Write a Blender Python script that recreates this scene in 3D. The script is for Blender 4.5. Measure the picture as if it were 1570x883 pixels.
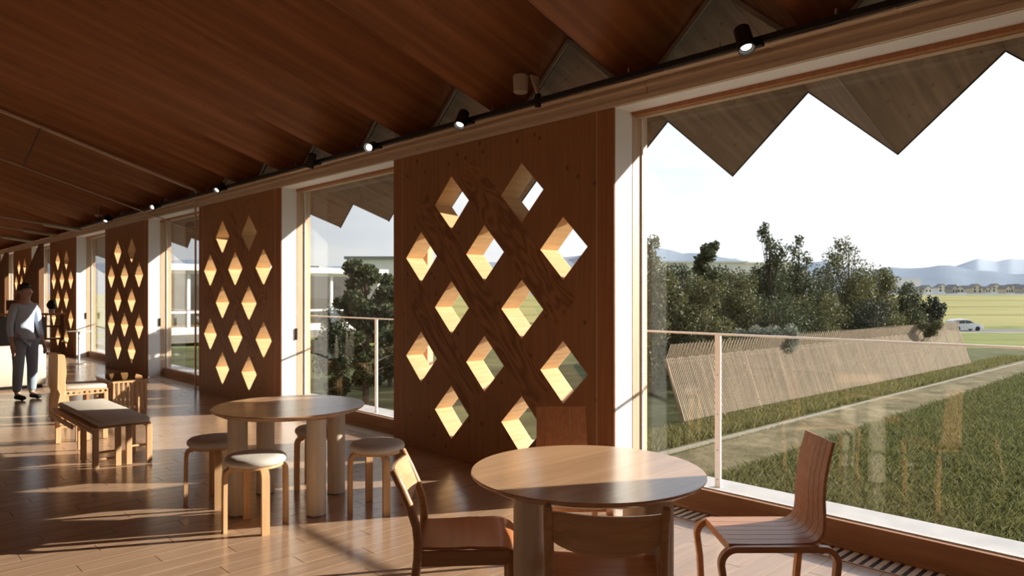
import bpy, bmesh, math, random
import numpy as np
from mathutils import Vector, Matrix
for o in list(bpy.data.objects): bpy.data.objects.remove(o)
random.seed(7); rng = np.random.default_rng(7)
S = bpy.context.scene; C = S.collection; PI = math.pi
# ------------------------------------------------------------------ camera
PHI = math.radians(43.517); CAMZ = 1.53
cd = bpy.data.cameras.new('camera'); cam = bpy.data.objects.new('camera', cd); C.objects.link(cam)
cd.sensor_width = 36; cd.lens = 1090/1570*36; cd.shift_y = 9.5/1570; cd.clip_end = 20000; cd.clip_start = 0.05
cam.location = (0, 0, CAMZ); cam.rotation_euler = (PI/2, 0, -PHI); S.camera = cam
# ------------------------------------------------------------------ sky, sun, exposure
W = bpy.data.worlds.new('world'); S.world = W; W.use_nodes = True
nt = W.node_tree; nt.nodes.clear(); N = nt.nodes.new; L = nt.links.new
tc = N('ShaderNodeTexCoord'); sep = N('ShaderNodeSeparateXYZ'); L(tc.outputs['Generated'], sep.inputs[0])
gr = N('ShaderNodeValToRGB'); L(sep.outputs['Z'], gr.inputs[0])
e = gr.color_ramp.elements; e[0].position = 0.0; e[0].color = (.86, .89, .93, 1); e[1].position = 1.0; e[1].color = (.30, .45, .78, 1)
x = e.new(.18); x.color = (.72, .79, .90, 1)
x = e.new(.5); x.color = (.48, .61, .86, 1)
mp = N('ShaderNodeMapping'); mp.inputs['Scale'].default_value = (1.3, 1.3, 5); L(tc.outputs['Generated'], mp.inputs[0])
cn = N('ShaderNodeTexNoise'); cn.inputs['Scale'].default_value = 2.2; cn.inputs['Detail'].default_value = 7; cn.inputs['Roughness'].default_value = .55
L(mp.outputs[0], cn.inputs[0])
cr = N('ShaderNodeValToRGB'); L(cn.outputs['Fac'], cr.inputs[0]); cr.color_ramp.elements[0].position = .36; cr.color_ramp.elements[1].position = .60
mx = N('ShaderNodeMixRGB'); L(cr.outputs[0], mx.inputs[0]); L(gr.outputs[0], mx.inputs[1]); mx.inputs[2].default_value = (1, .99, .98, 1)
bg = N('ShaderNodeBackground'); L(mx.outputs[0], bg.inputs[0]); sdp = N('ShaderNodeVectorMath'); sdp.operation = 'DOT_PRODUCT'; L(tc.outputs['Generated'], sdp.inputs[0]); sdp.inputs[1].default_value = (.846, -.450, .284)
hz = N('ShaderNodeMapRange'); hz.interpolation_type = 'SMOOTHSTEP'; L(sdp.outputs['Value'], hz.inputs[0])   # hazy sky: brighter towards the sun
hz.inputs[1].default_value = -.3; hz.inputs[2].default_value = 1.0; hz.inputs[3].default_value = .66; hz.inputs[4].default_value = 1.5
L(hz.outputs[0], bg.inputs[1])
wo = N('ShaderNodeOutputWorld'); L(bg.outputs[0], wo.inputs[0])
sd = bpy.data.lights.new('sun', 'SUN'); sun = bpy.data.objects.new('sun', sd); C.objects.link(sun)
sd.energy = 10.5; sd.color = (1.0, .90, .76); sd.angle = math.radians(.55)
SUNDIR = Vector((-1, .56, -.335)).normalized()
sun.rotation_euler = SUNDIR.to_track_quat('-Z', 'Y').to_euler(); sun.location = (30, -15, 15)
vs = S.view_settings; vs.view_transform = 'Standard'; vs.look = 'None'; vs.gamma = 1; vs.use_curve_mapping = False
vs.exposure = 0.25
S.cycles.transparent_max_bounces = 24; S.cycles.max_bounces = 10; S.cycles.diffuse_bounces = 6
# ------------------------------------------------------------------ camera maths (pixel -> world on a plane), used for layout only
_f = 1090.; _s, _c = math.sin(PHI), math.cos(PHI)
def ray(px, py):
    a = (px-785)/_f; return Vector((_s+_c*a, _c-_s*a, (451-py)/_f))
def onZ(px, py, z): r = ray(px, py); t = (z-CAMZ)/r.z; return Vector((r.x*t, r.y*t, z))
def atD(px, py, d): r = ray(px, py)*d; return Vector((r.x, r.y, CAMZ+r.z))
# ------------------------------------------------------------------ materials
def srgb(r, g, b):
    f = lambda c: ((c/255+.055)/1.055)**2.4 if c > 10 else c/255/12.92
    return (f(r), f(g), f(b), 1)
def newmat(name):
    m = bpy.data.materials.new(name); m.use_nodes = True; t = m.node_tree
    b = t.nodes['Principled BSDF']; return m, t, b
def plain(name, col, rough=.5, metal=0, spec=.5, emit=0, noise=0, nscale=20, bump=0):
    m, t, b = newmat(name); b.inputs['Base Color'].default_value = col; b.inputs['Roughness'].default_value = rough
    b.inputs['Metallic'].default_value = metal; b.inputs['Specular IOR Level'].default_value = spec
    if emit: b.inputs['Emission Color'].default_value = col; b.inputs['Emission Strength'].default_value = emit
    if noise or bump:
        c = t.nodes.new('ShaderNodeTexCoord'); n = t.nodes.new('ShaderNodeTexNoise'); n.inputs['Scale'].default_value = nscale; n.inputs['Detail'].default_value = 6
        t.links.new(c.outputs['Object'], n.inputs[0])
        if noise:
            r = t.nodes.new('ShaderNodeValToRGB'); t.links.new(n.outputs['Fac'], r.inputs[0])
            r.color_ramp.elements[0].position = .3; r.color_ramp.elements[1].position = .7
            r.color_ramp.elements[0].color = tuple(c_*(1-noise) for c_ in col[:3])+(1,); r.color_ramp.elements[1].color = tuple(min(1, c_*(1+noise)) for c_ in col[:3])+(1,)
            t.links.new(r.outputs[0], b.inputs['Base Color'])
        if bump:
            bp = t.nodes.new('ShaderNodeBump'); bp.inputs['Strength'].default_value = bump; bp.inputs['Distance'].default_value = .01
            t.links.new(n.outputs['Fac'], bp.inputs['Height']); t.links.new(bp.outputs[0], b.inputs['Normal'])
    return m
def wood(name, dark, light, axis='X', scale=6., rough=.45, rand=.0, strong=0, knots=0, spec=.4, boards=None, rot=None, stretch=14, coat=0):
    """grain along an axis of the object's own coordinates; optional board steps, knots, cathedral grain, tone per object"""
    m, t, b = newmat(name); n = t.nodes.new; l = t.links.new
    c = n('ShaderNodeTexCoord'); mp0 = n('ShaderNodeMapping'); l(c.outputs['Object'], mp0.inputs[0])
    if rot: mp0.inputs['Rotation'].default_value = rot
    oi = n('ShaderNodeObjectInfo'); ad = n('ShaderNodeVectorMath'); ad.operation = 'ADD'
    sc = n('ShaderNodeVectorMath'); sc.operation = 'SCALE'; sc.inputs['Scale'].default_value = 13.7 if rand else 0
    cmb = n('ShaderNodeCombineXYZ'); [l(oi.outputs['Random'], cmb.inputs[i]) for i in range(3)]
    l(cmb.outputs[0], sc.inputs[0]); l(mp0.outputs[0], ad.inputs[0]); l(sc.outputs[0], ad.inputs[1])
    mp1 = n('ShaderNodeMapping'); k = [1., 1., 1.]; k['XYZ'.index(axis)] = 1./stretch; mp1.inputs['Scale'].default_value = k; l(ad.outputs[0], mp1.inputs[0])
    no = n('ShaderNodeTexNoise'); no.inputs['Scale'].default_value = scale*4; no.inputs['Detail'].default_value = 5; no.inputs['Roughness'].default_value = .6; l(mp1.outputs[0], no.inputs[0])
    fac = no.outputs['Fac']
    if strong:
        nb = n('ShaderNodeTexNoise'); nb.inputs['Scale'].default_value = scale; nb.inputs['Detail'].default_value = 2; nb.inputs['Distortion'].default_value = .6
        mp2 = n('ShaderNodeMapping'); k2 = [1., 1., 1.]; k2['XYZ'.index(axis)] = 1./4; mp2.inputs['Scale'].default_value = k2; l(ad.outputs[0], mp2.inputs[0]); l(mp2.outputs[0], nb.inputs[0])
        mu = n('ShaderNodeMath'); mu.operation = 'MULTIPLY'; l(nb.outputs['Fac'], mu.inputs[0]); mu.inputs[1].default_value = 12.
        fr = n('ShaderNodeMath'); fr.operation = 'PINGPONG'; l(mu.outputs[0], fr.inputs[0]); fr.inputs[1].default_value = .5
        pw = n('ShaderNodeMath'); pw.operation = 'MULTIPLY'; l(fr.outputs[0], pw.inputs[0]); pw.inputs[1].default_value = 2
        mi = n('ShaderNodeMath'); mi.operation = 'MULTIPLY_ADD'; l(pw.outputs[0], mi.inputs[0]); mi.inputs[1].default_value = strong
        sb = n('ShaderNodeMath'); sb.operation = 'MULTIPLY'; l(fac, sb.inputs[0]); sb.inputs[1].default_value = 1-strong; l(sb.outputs[0], mi.inputs[2]); fac = mi.outputs[0]
    r = n('ShaderNodeValToRGB'); l(fac, r.inputs[0]); r.color_ramp.elements[0].position = .3 if not strong else .1; r.color_ramp.elements[1].position = .72
    r.color_ramp.elements[0].color = dark; r.color_ramp.elements[1].color = light; col = r.outputs[0]
    def mulcol(col, facout, lo, hi):
        mr = n('ShaderNodeMapRange'); l(facout, mr.inputs[0]); mr.inputs[3].default_value = lo; mr.inputs[4].default_value = hi
        hs = n('ShaderNodeHueSaturation'); l(mr.outputs[0], hs.inputs['Value']); l(col, hs.inputs['Color']); return hs.outputs[0]
    if rand: col = mulcol(col, oi.outputs['Random'], 1-rand, 1+rand)
    if boards:   # (across axis, board width, board length): strips of changing tone
        ax, bw, bl = boards
        br = n('ShaderNodeTexBrick'); br.offset = .37; br.inputs['Scale'].default_value = 1; br.inputs['Brick Width'].default_value = bl; br.inputs['Row Height'].default_value = bw
        br.inputs['Mortar Size'].default_value = .0; br.inputs['Color1'].default_value = (0, 0, 0, 1); br.inputs['Color2'].default_value = (1, 1, 1, 1); br.inputs['Mortar'].default_value = (.5, .5, .5, 1)
        s3 = n('ShaderNodeSeparateXYZ'); l(ad.outputs[0], s3.inputs[0]); c3 = n('ShaderNodeCombineXYZ')
        l(s3.outputs[axis], c3.inputs[0]); l(s3.outputs[ax], c3.inputs[1]); l(c3.outputs[0], br.inputs['Vector'])
        col = mulcol(col, br.outputs['Color'], .90, 1.1)
    if knots:
        vo = n('ShaderNodeTexVoronoi'); vo.voronoi_dimensions = '2D'; vo.inputs['Scale'].default_value = knots; ks = n('ShaderNodeSeparateXYZ'); kc = n('ShaderNodeCombineXYZ'); l(ad.outputs[0], ks.inputs[0])
        l(ks.outputs['Y'], kc.inputs[0]); l(ks.outputs['Z' if axis == 'Z' else 'X'], kc.inputs[1]); l(kc.outputs[0], vo.inputs['Vector'])
        lt = n('ShaderNodeMapRange'); l(vo.outputs['Distance'], lt.inputs[0]); lt.inputs[1].default_value = .02; lt.inputs[2].default_value = .085
        col = mulcol(col, lt.outputs[0], .45, 1)
    l(col, b.inputs['Base Color']); b.inputs['Roughness'].default_value = rough; b.inputs['Specular IOR Level'].default_value = spec
    if coat: b.inputs['Coat Weight'].default_value = coat; b.inputs['Coat Roughness'].default_value = .12
    bp = n('ShaderNodeBump'); bp.inputs['Strength'].default_value = .12; bp.inputs['Distance'].default_value = .002; l(no.outputs['Fac'], bp.inputs['Height']); l(bp.outputs[0], b.inputs['Normal'])
    return m
def glassmat(name, tint=(.96, .97, .965, 1), f0=.045):
    m = bpy.data.materials.new(name); m.use_nodes = True; t = m.node_tree; t.nodes.clear(); n = t.nodes.new; l = t.links.new
    g = n('ShaderNodeNewGeometry'); d = n('ShaderNodeVectorMath'); d.operation = 'DOT_PRODUCT'; l(g.outputs['Incoming'], d.inputs[0]); l(g.outputs['Normal'], d.inputs[1])
    ab = n('ShaderNodeMath'); ab.operation = 'ABSOLUTE'; l(d.outputs['Value'], ab.inputs[0])
    om = n('ShaderNodeMath'); om.operation = 'SUBTRACT'; om.inputs[0].default_value = 1; l(ab.outputs[0], om.inputs[1])
    p = n('ShaderNodeMath'); p.operation = 'POWER'; l(om.outputs[0], p.inputs[0]); p.inputs[1].default_value = 5
    ma = n('ShaderNodeMath'); ma.operation = 'MULTIPLY_ADD'; l(p.outputs[0], ma.inputs[0]); ma.inputs[1].default_value = 1-f0; ma.inputs[2].default_value = f0
    tr = n('ShaderNodeBsdfTransparent'); tr.inputs[0].default_value = tint; gl = n('ShaderNodeBsdfGlossy'); gl.inputs['Roughness'].default_value = .0
    mix = n('ShaderNodeMixShader'); l(ma.outputs[0], mix.inputs[0]); l(tr.outputs[0], mix.inputs[1]); l(gl.outputs[0], mix.inputs[2])
    o = n('ShaderNodeOutputMaterial'); l(mix.outputs[0], o.inputs[0]); return m
M = {}
M['floor'] = wood('oak floor', srgb(168, 137, 112), srgb(188, 158, 133), 'X', 5, .20, rand=.06, spec=.85, stretch=18)
M['floor_far'] = wood('oak floor far', srgb(168, 137, 112), srgb(188, 158, 133), 'X', 5, .20, spec=.85, boards=('Y', .145, .9), stretch=18)
M['joint'] = plain('floor joint', srgb(52, 33, 22), .7)
M['ceil'] = wood('ceiling plywood', srgb(140, 90, 56), srgb(172, 116, 76), 'X', 3, .5, boards=('Y', .06, .8), stretch=30, spec=.3)
M['soffit'] = wood('weathered soffit boards', srgb(96, 80, 64), srgb(130, 112, 92), 'X', 4, .7, boards=('Y', .11, 2.4), knots=4.5, stretch=16, spec=.2)
M['panel'] = wood('dark plywood', srgb(158, 112, 76), srgb(178, 130, 92), 'Z', 5, .5, knots=3.2, spec=.3)
M['band'] = wood('figured veneer', srgb(128, 86, 56), srgb(176, 126, 86), 'X', 3.2, .5, strong=.6, rand=.03, spec=.3)
M['stile'] = wood('stile wood', srgb(160, 108, 72), srgb(182, 128, 88), 'Z', 8, .5, stretch=20, spec=.3)
M['reveal'] = wood('pale larch lining', srgb(206, 166, 118), srgb(230, 196, 150), 'X', 9, .5, rand=.03)
M['frame'] = wood('larch window frame', srgb(188, 162, 134), srgb(212, 186, 158), 'Z', 8, .5)
M['frameh'] = wood('larch curb', srgb(170, 122, 86), srgb(196, 148, 110), 'Y', 8, .5, boards=('Z', .5, .5))
M['beam'] = wood('beam timber', srgb(212, 192, 166), srgb(228, 208, 184), 'Y', 5, .5, spec=.3)
M['white'] = plain('white paint', (.88, .87, .85, 1), .5, noise=.02, nscale=4)
M['whitemetal'] = plain('white steel', (.90, .90, .88, 1), .35)
M['sill'] = plain('pale deck', (.50, .50, .51, 1), .55, noise=.14, nscale=3)
M['black'] = plain('black metal', (.008, .008, .008, 1), .4)
M['grey'] = plain('grey metal', (.25, .24, .23, 1), .35, metal=.7)
M['cream'] = plain('cream plastic', (.42, .37, .30, 1), .5)
M['lamp'] = plain('lamp lens', (1, .93, .8, 1), .3, emit=4)
M['glass'] = glassmat('window glass'); M['dglass'] = glassmat('tinted glass', (.45, .42, .38, 1), .06); M['cglass'] = glassmat('clear sheet', (.93, .93, .92, 1), .04)
M['ttop'] = wood('maple tabletop', srgb(190, 150, 116), srgb(212, 174, 138), 'X', 4, .20, rand=.02, boards=('Y', .16, 3.), spec=.85)
M['tleg'] = wood('pale column legs', srgb(212, 196, 174), srgb(228, 214, 194), 'Z', 8, .5)
M['stool'] = wood('birch stool', srgb(204, 160, 114), srgb(228, 188, 142), 'Z', 8, .4, rand=.04)
M['fabric'] = plain('grey wool', (.64, .60, .55, 1), .95, noise=.12, nscale=220, bump=.35, spec=.1)
M['linen'] = plain('beige linen', (.68, .62, .54, 1), .95, noise=.08, nscale=200, bump=.3, spec=.1)
M['chairdark'] = wood('walnut stained oak', srgb(170, 128, 92), srgb(196, 152, 114), 'X', 9, .32, rand=.03)
M['chairseat'] = wood('brown plywood seat', srgb(168, 108, 70), srgb(190, 130, 88), 'Y', 6, .28, spec=.5)
M['chairback'] = wood('oak backrest', srgb(176, 134, 98), srgb(204, 162, 122), 'Y', 9, .35)
M['lamella'] = wood('reddish laminated lamella', srgb(186, 132, 98), srgb(208, 156, 120), 'X', 8, .35, rand=.06)
M['bentleg'] = wood('bent laminated leg', srgb(182, 130, 92), srgb(204, 152, 112), 'X', 8, .35)
M['bench'] = wood('pale beech', srgb(196, 156, 114), srgb(220, 182, 140), 'Z', 8, .45, rand=.04)
M['sofa'] = plain('cream sofa cloth', (.66, .61, .52, 1), .95, noise=.03, nscale=60, spec=.1)
M['greycloth'] = plain('grey cloth', (.16, .15, .145, 1), .95, noise=.05, nscale=40, spec=.1)
M['darkwood'] = wood('dark partition wood', srgb(112, 78, 54), srgb(134, 94, 66), 'Z', 6, .5)
M['fence'] = wood('weathered cedar slat', srgb(138, 124, 106), srgb(170, 154, 134), 'Z', 8, .8, rand=.14, spec=.1)
def leafmat(name, a, b_, tr=.3):
    m, t, b = newmat(name); n = t.nodes.new; l = t.links.new
    g = n('ShaderNodeNewGeometry'); r = n('ShaderNodeValToRGB'); l(g.outputs['Random Per Island'], r.inputs[0]); r.color_ramp.elements[0].color = a; r.color_ramp.elements[1].color = b_
    l(r.outputs[0], b.inputs['Base Color']); b.inputs['Roughness'].default_value = .6; b.inputs['Specular IOR Level'].default_value = .3
    tl = n('ShaderNodeBsdfTranslucent'); l(r.outputs[0], tl.inputs[0]); mix = n('ShaderNodeMixShader'); mix.inputs[0].default_value = tr
    l(b.outputs[0], mix.inputs[1]); l(tl.outputs[0], mix.inputs[2]); l(mix.outputs[0], t.nodes['Material Output'].inputs[0]); return m
M['leaf1'] = leafmat('dark leaves', (.030, .042, .018, 1), (.085, .105, .045, 1))
M['leaf2'] = leafmat('olive leaves', (.055, .065, .025, 1), (.15, .15, .055, 1))
M['leaf3'] = leafmat('blue green needles', (.020, .032, .022, 1), (.05, .07, .045, 1), .1)
M['blade'] = leafmat('grass blades', (.065, .080, .026, 1), (.20, .21, .085, 1), .3)
M['weed'] = leafmat('dry weeds', (.09, .10, .03, 1), (.26, .24, .10, 1), .35)
M['bark_and_rail_shade'] = plain('bark_and_rail_shade', (.10, .075, .055, 1), .9, noise=.3, nscale=12)
def ground(name, a, b_, c_, s=.5):
    m, t, b = newmat(name); n = t.nodes.new; l = t.links.new; c = n('ShaderNodeTexCoord')
    n1 = n('ShaderNodeTexNoise'); n1.inputs['Scale'].default_value = s; n1.inputs['Detail'].default_value = 10; n1.inputs['Roughness'].default_value = .65; l(c.outputs['Object'], n1.inputs[0])
    r = n('ShaderNodeValToRGB'); l(n1.outputs['Fac'], r.inputs[0]); r.color_ramp.elements[0].position = .35; r.color_ramp.elements[0].color = a; r.color_ramp.elements[1].position = .65; r.color_ramp.elements[1].color = c_
    x_ = r.color_ramp.elements.new(.5); x_.color = b_
    l(r.outputs[0], b.inputs['Base Color']); b.inputs['Roughness'].default_value = .95; b.inputs['Specular IOR Level'].default_value = .1
    bp = n('ShaderNodeBump'); bp.inputs['Strength'].default_value = .6; bp.inputs['Distance'].default_value = .05; l(n1.outputs['Fac'], bp.inputs['Height']); l(bp.outputs[0], b.inputs['Normal']); return m
M['soil'] = ground('lawn soil', (.06, .07, .025, 1), (.09, .10, .04, 1), (.13, .13, .06, 1), 1.2)
M['dirt'] = ground('dirt path', (.10, .09, .045, 1), (.165, .14, .08, 1), (.25, .21, .13, 1), 2.)
M['rice'] = ground('ripe rice field', (.25, .235, .08, 1), (.29, .27, .095, 1), (.33, .31, .12, 1), .02)
M['verge'] = ground('green verge', (.10, .13, .03, 1), (.17, .20, .05, 1), (.26, .26, .08, 1), .3)
M['asphalt'] = plain('asphalt', (.10, .10, .10, 1), .9)
M['concrete'] = plain('concrete', (.20, .18, .14, 1), .85, noise=.12, nscale=3)
M['mount1'] = plain('hazed near hills', (.25, .30, .37, 1), 1, noise=.05, nscale=.003, spec=0)  # blue-grey of distance haze painted into the base colour
M['mount2'] = plain('hazed far hills', (.42, .48, .56, 1), 1, noise=.04, nscale=.003, spec=0)  # farther range: paler haze put into the colour
M['housewall'] = plain('house wall', (.70, .67, .62, 1), .8); M['housebeige'] = plain('beige house wall', (.60, .55, .46, 1), .8); M['housegrey'] = plain('grey house wall', (.42, .42, .43, 1), .8); M['houseroof'] = plain('house roof', (.20, .20, .21, 1), .7); M['housewin'] = plain('house window', (.08, .09, .11, 1), .2)
M['wingwall'] = plain('white rendered wall', (.70, .70, .68, 1), .6, noise=.02, nscale=2)
M['blue'] = plain('pale blue shirt', (.52, .60, .72, 1), .9, noise=.06, nscale=30)
M['navy'] = plain('grey trousers', (.30, .36, .45, 1), .9); M['skin'] = plain('skin', (.55, .35, .25, 1), .5); M['hair'] = plain('hair', (.02, .015, .012, 1), .5)
M['carpaint'] = plain('white car paint', (.75, .75, .75, 1), .25); M['rubber'] = plain('rubber', (.02, .02, .02, 1), .8); M['ceramic'] = plain('white ceramic', (.7, .68, .62, 1), .3)
# ------------------------------------------------------------------ mesh helpers
class B:
    def __init__(s): s.v = []; s.f = []
    def add(s, vs_, fs):
        k = len(s.v); s.v += [tuple(p) for p in vs_]; s.f += [tuple(i+k for i in q) for q in fs]; return s
    def box(s, x0, x1, y0, y1, z0, z1):
        return s.add([(x0, y0, z0), (x1, y0, z0), (x1, y1, z0), (x0, y1, z0), (x0, y0, z1), (x1, y0, z1), (x1, y1, z1), (x0, y1, z1)],
                     [(0, 3, 2, 1), (4, 5, 6, 7), (0, 1, 5, 4), (1, 2, 6, 5), (2, 3, 7, 6), (3, 0, 4, 7)])
    def cbox(s, x0, x1, y0, y1, z0, z1, c=.004):      # box with chamfered top edges
        p = [(x0, y0, z0), (x1, y0, z0), (x1, y1, z0), (x0, y1, z0), (x0, y0, z1-c), (x1, y0, z1-c), (x1, y1, z1-c), (x0, y1, z1-c),
             (x0+c, y0+c, z1), (x1-c, y0+c, z1), (x1-c, y1-c, z1), (x0+c, y1-c, z1)]
        return s.add(p, [(0, 3, 2, 1), (8, 9, 10, 11)]+[(i, (i+1) % 4, 4+(i+1) % 4, 4+i) for i in range(4)]+[(4+i, 4+(i+1) % 4, 8+(i+1) % 4, 8+i) for i in range(4)])
    def beam(s, a, b, w, h, up=(0, 0, 1)):            # square bar between two points
        a = Vector(a); b = Vector(b); d = (b-a).normalized(); u = Vector(up)
        if abs(d.dot(u)) > .98: u = Vector((1, 0, 0))
        r = d.cross(u).normalized(); u = r.cross(d)
        q = [p+r*i*w/2+u*j*h/2 for p in (a, b) for i, j in ((-1, -1), (1, -1), (1, 1), (-1, 1))]
        return s.add(q, [(0, 3, 2, 1), (4, 5, 6, 7), (0, 1, 5, 4), (1, 2, 6, 5), (2, 3, 7, 6), (3, 0, 4, 7)])
    def sweep(s, pts, w, h=None, n=0, side=(0, 1, 0), cap=True):
        """n=0: rectangular section, w along 'side' and h in the plane of the curve; n>0: round, w = radius (number or list)"""
        pts = [Vector(p) for p in pts]; k = len(pts); sd_ = Vector(side).normalized(); rings = []
        for i, p in enumerate(pts):
            d = (pts[min(i+1, k-1)]-pts[max(i-1, 0)]).normalized()
            u = sd_-d*sd_.dot(d); u = u.normalized() if u.length > 1e-6 else Vector((0, 0, 1)); v = d.cross(u)
            wi = w[i] if isinstance(w, (list, tuple)) else w
            if n: rings.append([p+(u*math.cos(2*PI*j/n)+v*math.sin(2*PI*j/n))*wi for j in range(n)])
            else:
                hi = h[i] if isinstance(h, (list, tuple)) else h
                rings.append([p+u*a*wi/2+v*b_*hi/2 for a, b_ in ((-1, -1), (1, -1), (1, 1), (-1, 1))])
        m = len(rings[0]); vs_ = [q for r in rings for q in r]; fs = []
        for i in range(k-1):
            for j in range(m): fs.append((i*m+j, i*m+(j+1) % m, (i+1)*m+(j+1) % m, (i+1)*m+j))
        if cap: fs += [tuple(range(m-1, -1, -1)), tuple(range((k-1)*m, k*m))]
        return s.add(vs_, fs)
    def lathe(s, prof, n=32, o=(0, 0, 0)):            # closed at both ends if radius 0
        k = len(prof); vs_ = [(o[0]+r*math.cos(2*PI*j/n), o[1]+r*math.sin(2*PI*j/n), o[2]+z) for r, z in prof for j in range(n)]
        fs = [(i*n+j, i*n+(j+1) % n, (i+1)*n+(j+1) % n, (i+1)*n+j) for i in range(k-1) for j in range(n)]
        fs += [tuple(range(n-1, -1, -1)), tuple(range((k-1)*n, k*n))]
        return s.add(vs_, fs)
    def prism(s, poly, a0, a1, ax='X'):               # polygon in the two other axes, extruded along ax
        n = len(poly); mk_ = {'X': lambda a, p: (a, p[0], p[1]), 'Y': lambda a, p: (p[0], a, p[1]), 'Z': lambda a, p: (p[0], p[1], a)}[ax]
        return s.add([mk_(a0, p) for p in poly]+[mk_(a1, p) for p in poly], [tuple(range(n-1, -1, -1)), tuple(range(n, 2*n))]+[(i, (i+1) % n, n+(i+1) % n, n+i) for i in range(n)])
    def mesh(s, name, mat, smooth=False, bevel=0, fix=True):
        m = bpy.data.meshes.new(name); m.from_pydata(s.v, [], s.f)
        if fix:
            bm = bmesh.new(); bm.from_mesh(m); bmesh.ops.recalc_face_normals(bm, faces=bm.faces)
            if bevel: bmesh.ops.bevel(bm, geom=[e_ for e_ in bm.edges if len(e_.link_faces) == 2 and e_.calc_face_angle(0) > .6], offset=bevel, segments=1, affect='EDGES', profile=.5)
            bm.to_mesh(m); bm.free()
        m.materials.append(M[mat])
        if smooth:
            for p in m.polygons: p.use_smooth = True
            try: m.set_sharp_from_angle(angle=math.radians(40))
            except Exception: pass
        return m
    def obj(s, name, mat, parent=None, smooth=False, bevel=0, **k):
        return link(name, s.mesh(name, mat, smooth, bevel), parent, **k)
def link(name, data, parent=None, loc=None, rot=None, kind=None):
    o = bpy.data.objects.new(name, data); C.objects.link(o)
    if parent is not None: o.parent = parent
    if loc is not None: o.location = loc
    if rot is not None: o.rotation_euler = rot
    if kind: o['kind'] = kind
    return o
def tag(o, label, cat, group=None):
    o['label'] = label; o['category'] = cat
    if group: o['group'] = group
    return o
def thing(name, label, cat, loc=(0, 0, 0), rz=0, group=None):
    return tag(link(name, None, None, loc, (0, 0, rz)), label, cat, group)
def struct(name, loc=None): return link(name, None, None, loc, None, 'structure')
def dup(root, loc, rz, label, group=None):
    r = root.copy(); C.objects.link(r); r.location = loc; r.rotation_euler = (0, 0, rz); r['label'] = label
    if group: r['group'] = group
    for ch in list(root.children):
        c_ = ch.copy(); C.objects.link(c_); c_.parent = r
        for g_ in ch.children: d_ = g_.copy(); C.objects.link(d_); d_.parent = c_
    return r
# ================================================================== THE BUILDING
BAY = 5.46; Y0 = 3.303; PW = 2.88; XP = 4.18; XB = 4.39; HEAD = 2.915
# ---- floor: planks along X
floor = B().box(-5, 4.6, -8, 36, -.12, -.012).obj('floor', 'joint', kind='structure')
PWD = .145; cnt = 0
plank = {}
def plank_mesh(Lx, W_=PWD):
    if (Lx, W_) not in plank: plank[(Lx, W_)] = B().cbox(.0012, Lx-.0012, .0010, W_-.0010, -.014, 0, .0009).mesh('plank', 'floor')
    return plank[(Lx, W_)]
far = B(); spans = []
for r_ in range(int(44/PWD)):
    y = -8+r_*PWD; x = -5-(r_*.37 % .9)
    while x < XP:
        Lx = .9; x1 = min(x+Lx, XP); x0 = max(x, -5)
        cy = y+PWD/2; cx = (x0+x1)/2
        z_ = cx*_s+cy*_c
        px = 785+_f*(cx*_c-cy*_s)/max(z_, .1); py = 451+_f*1.53/max(z_, .1)
        vis = z_ > 1 and -60 < px < 1600 and py < 960
        if x1-x0 > .02: spans.append((z_ if vis else 99+z_, x0, x1, y))
        x += Lx
spans.sort()
for i, (d_, x0, x1, y) in enumerate(spans):
    if i < 300 and d_ < 90:
        link('plank', plank_mesh(round(x1-x0, 3)), floor, (x0, y, 0))
    else: far.cbox(x0+.0012, x1-.0012, y+.0010, y+PWD-.0010, -.014, 0, .0009)
far.obj('distant_planking', 'floor_far', floor, kind='stuff')
B().box(XP, 4.455, -8, 36, -.012, -.004).obj('grille_channel', 'joint', floor)
# ---- floor grilles along each window
slat_m = B().box(0, .185, 0, .03, -.012, .002).mesh('slat', 'frame')
for i in range(0, 5):
    ya = Y0+BAY*(i-1)+PW; yb = Y0+BAY*i
    g = B().box(4.395, 4.455, ya, yb, -.004, .006).box(XP, XP+.012, ya, yb, -.004, .003).obj('floor_grille', 'frameh')
    lab = {-2: 'wooden slatted floor grille under the window farthest behind the camera', -1: 'wooden slatted floor grille under the window just behind the camera', 0: 'wooden slatted floor grille along the large right-hand window', 1: 'wooden slatted floor grille under the window behind the farther round table', 2: 'wooden slatted floor grille under the window left of the second lattice panel', 3: 'wooden slatted floor grille under the narrow-looking window left of the third lattice panel', 4: 'wooden slatted floor grille beyond the nearer slanted partition', 5: 'farthest wooden slatted floor grille beyond the farther slanted partition'}[i]
    tag(g, lab, 'floor grille', 'slatted floor grilles along the windows')
    n = int((yb-ya)/.056)
    if i in (0, 1, 2):
        for k in range(n): link('slat', slat_m, g, (XP+.014, ya+.01+k*.056, 0))
    else:
        b = B()
        for k in range(n): b.box(XP+.014, XP+.2, ya+.01+k*.056, ya+.04+k*.056, -.012, .002)
        b.obj('slat_row', 'frame', g, kind='stuff')
# plain boards below the panels
for i in range(-2, 6): B().box(XP, 4.455, Y0+BAY*i, Y0+BAY*i+PW, -.012, 0).obj('threshold_board', 'frameh', floor)
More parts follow.
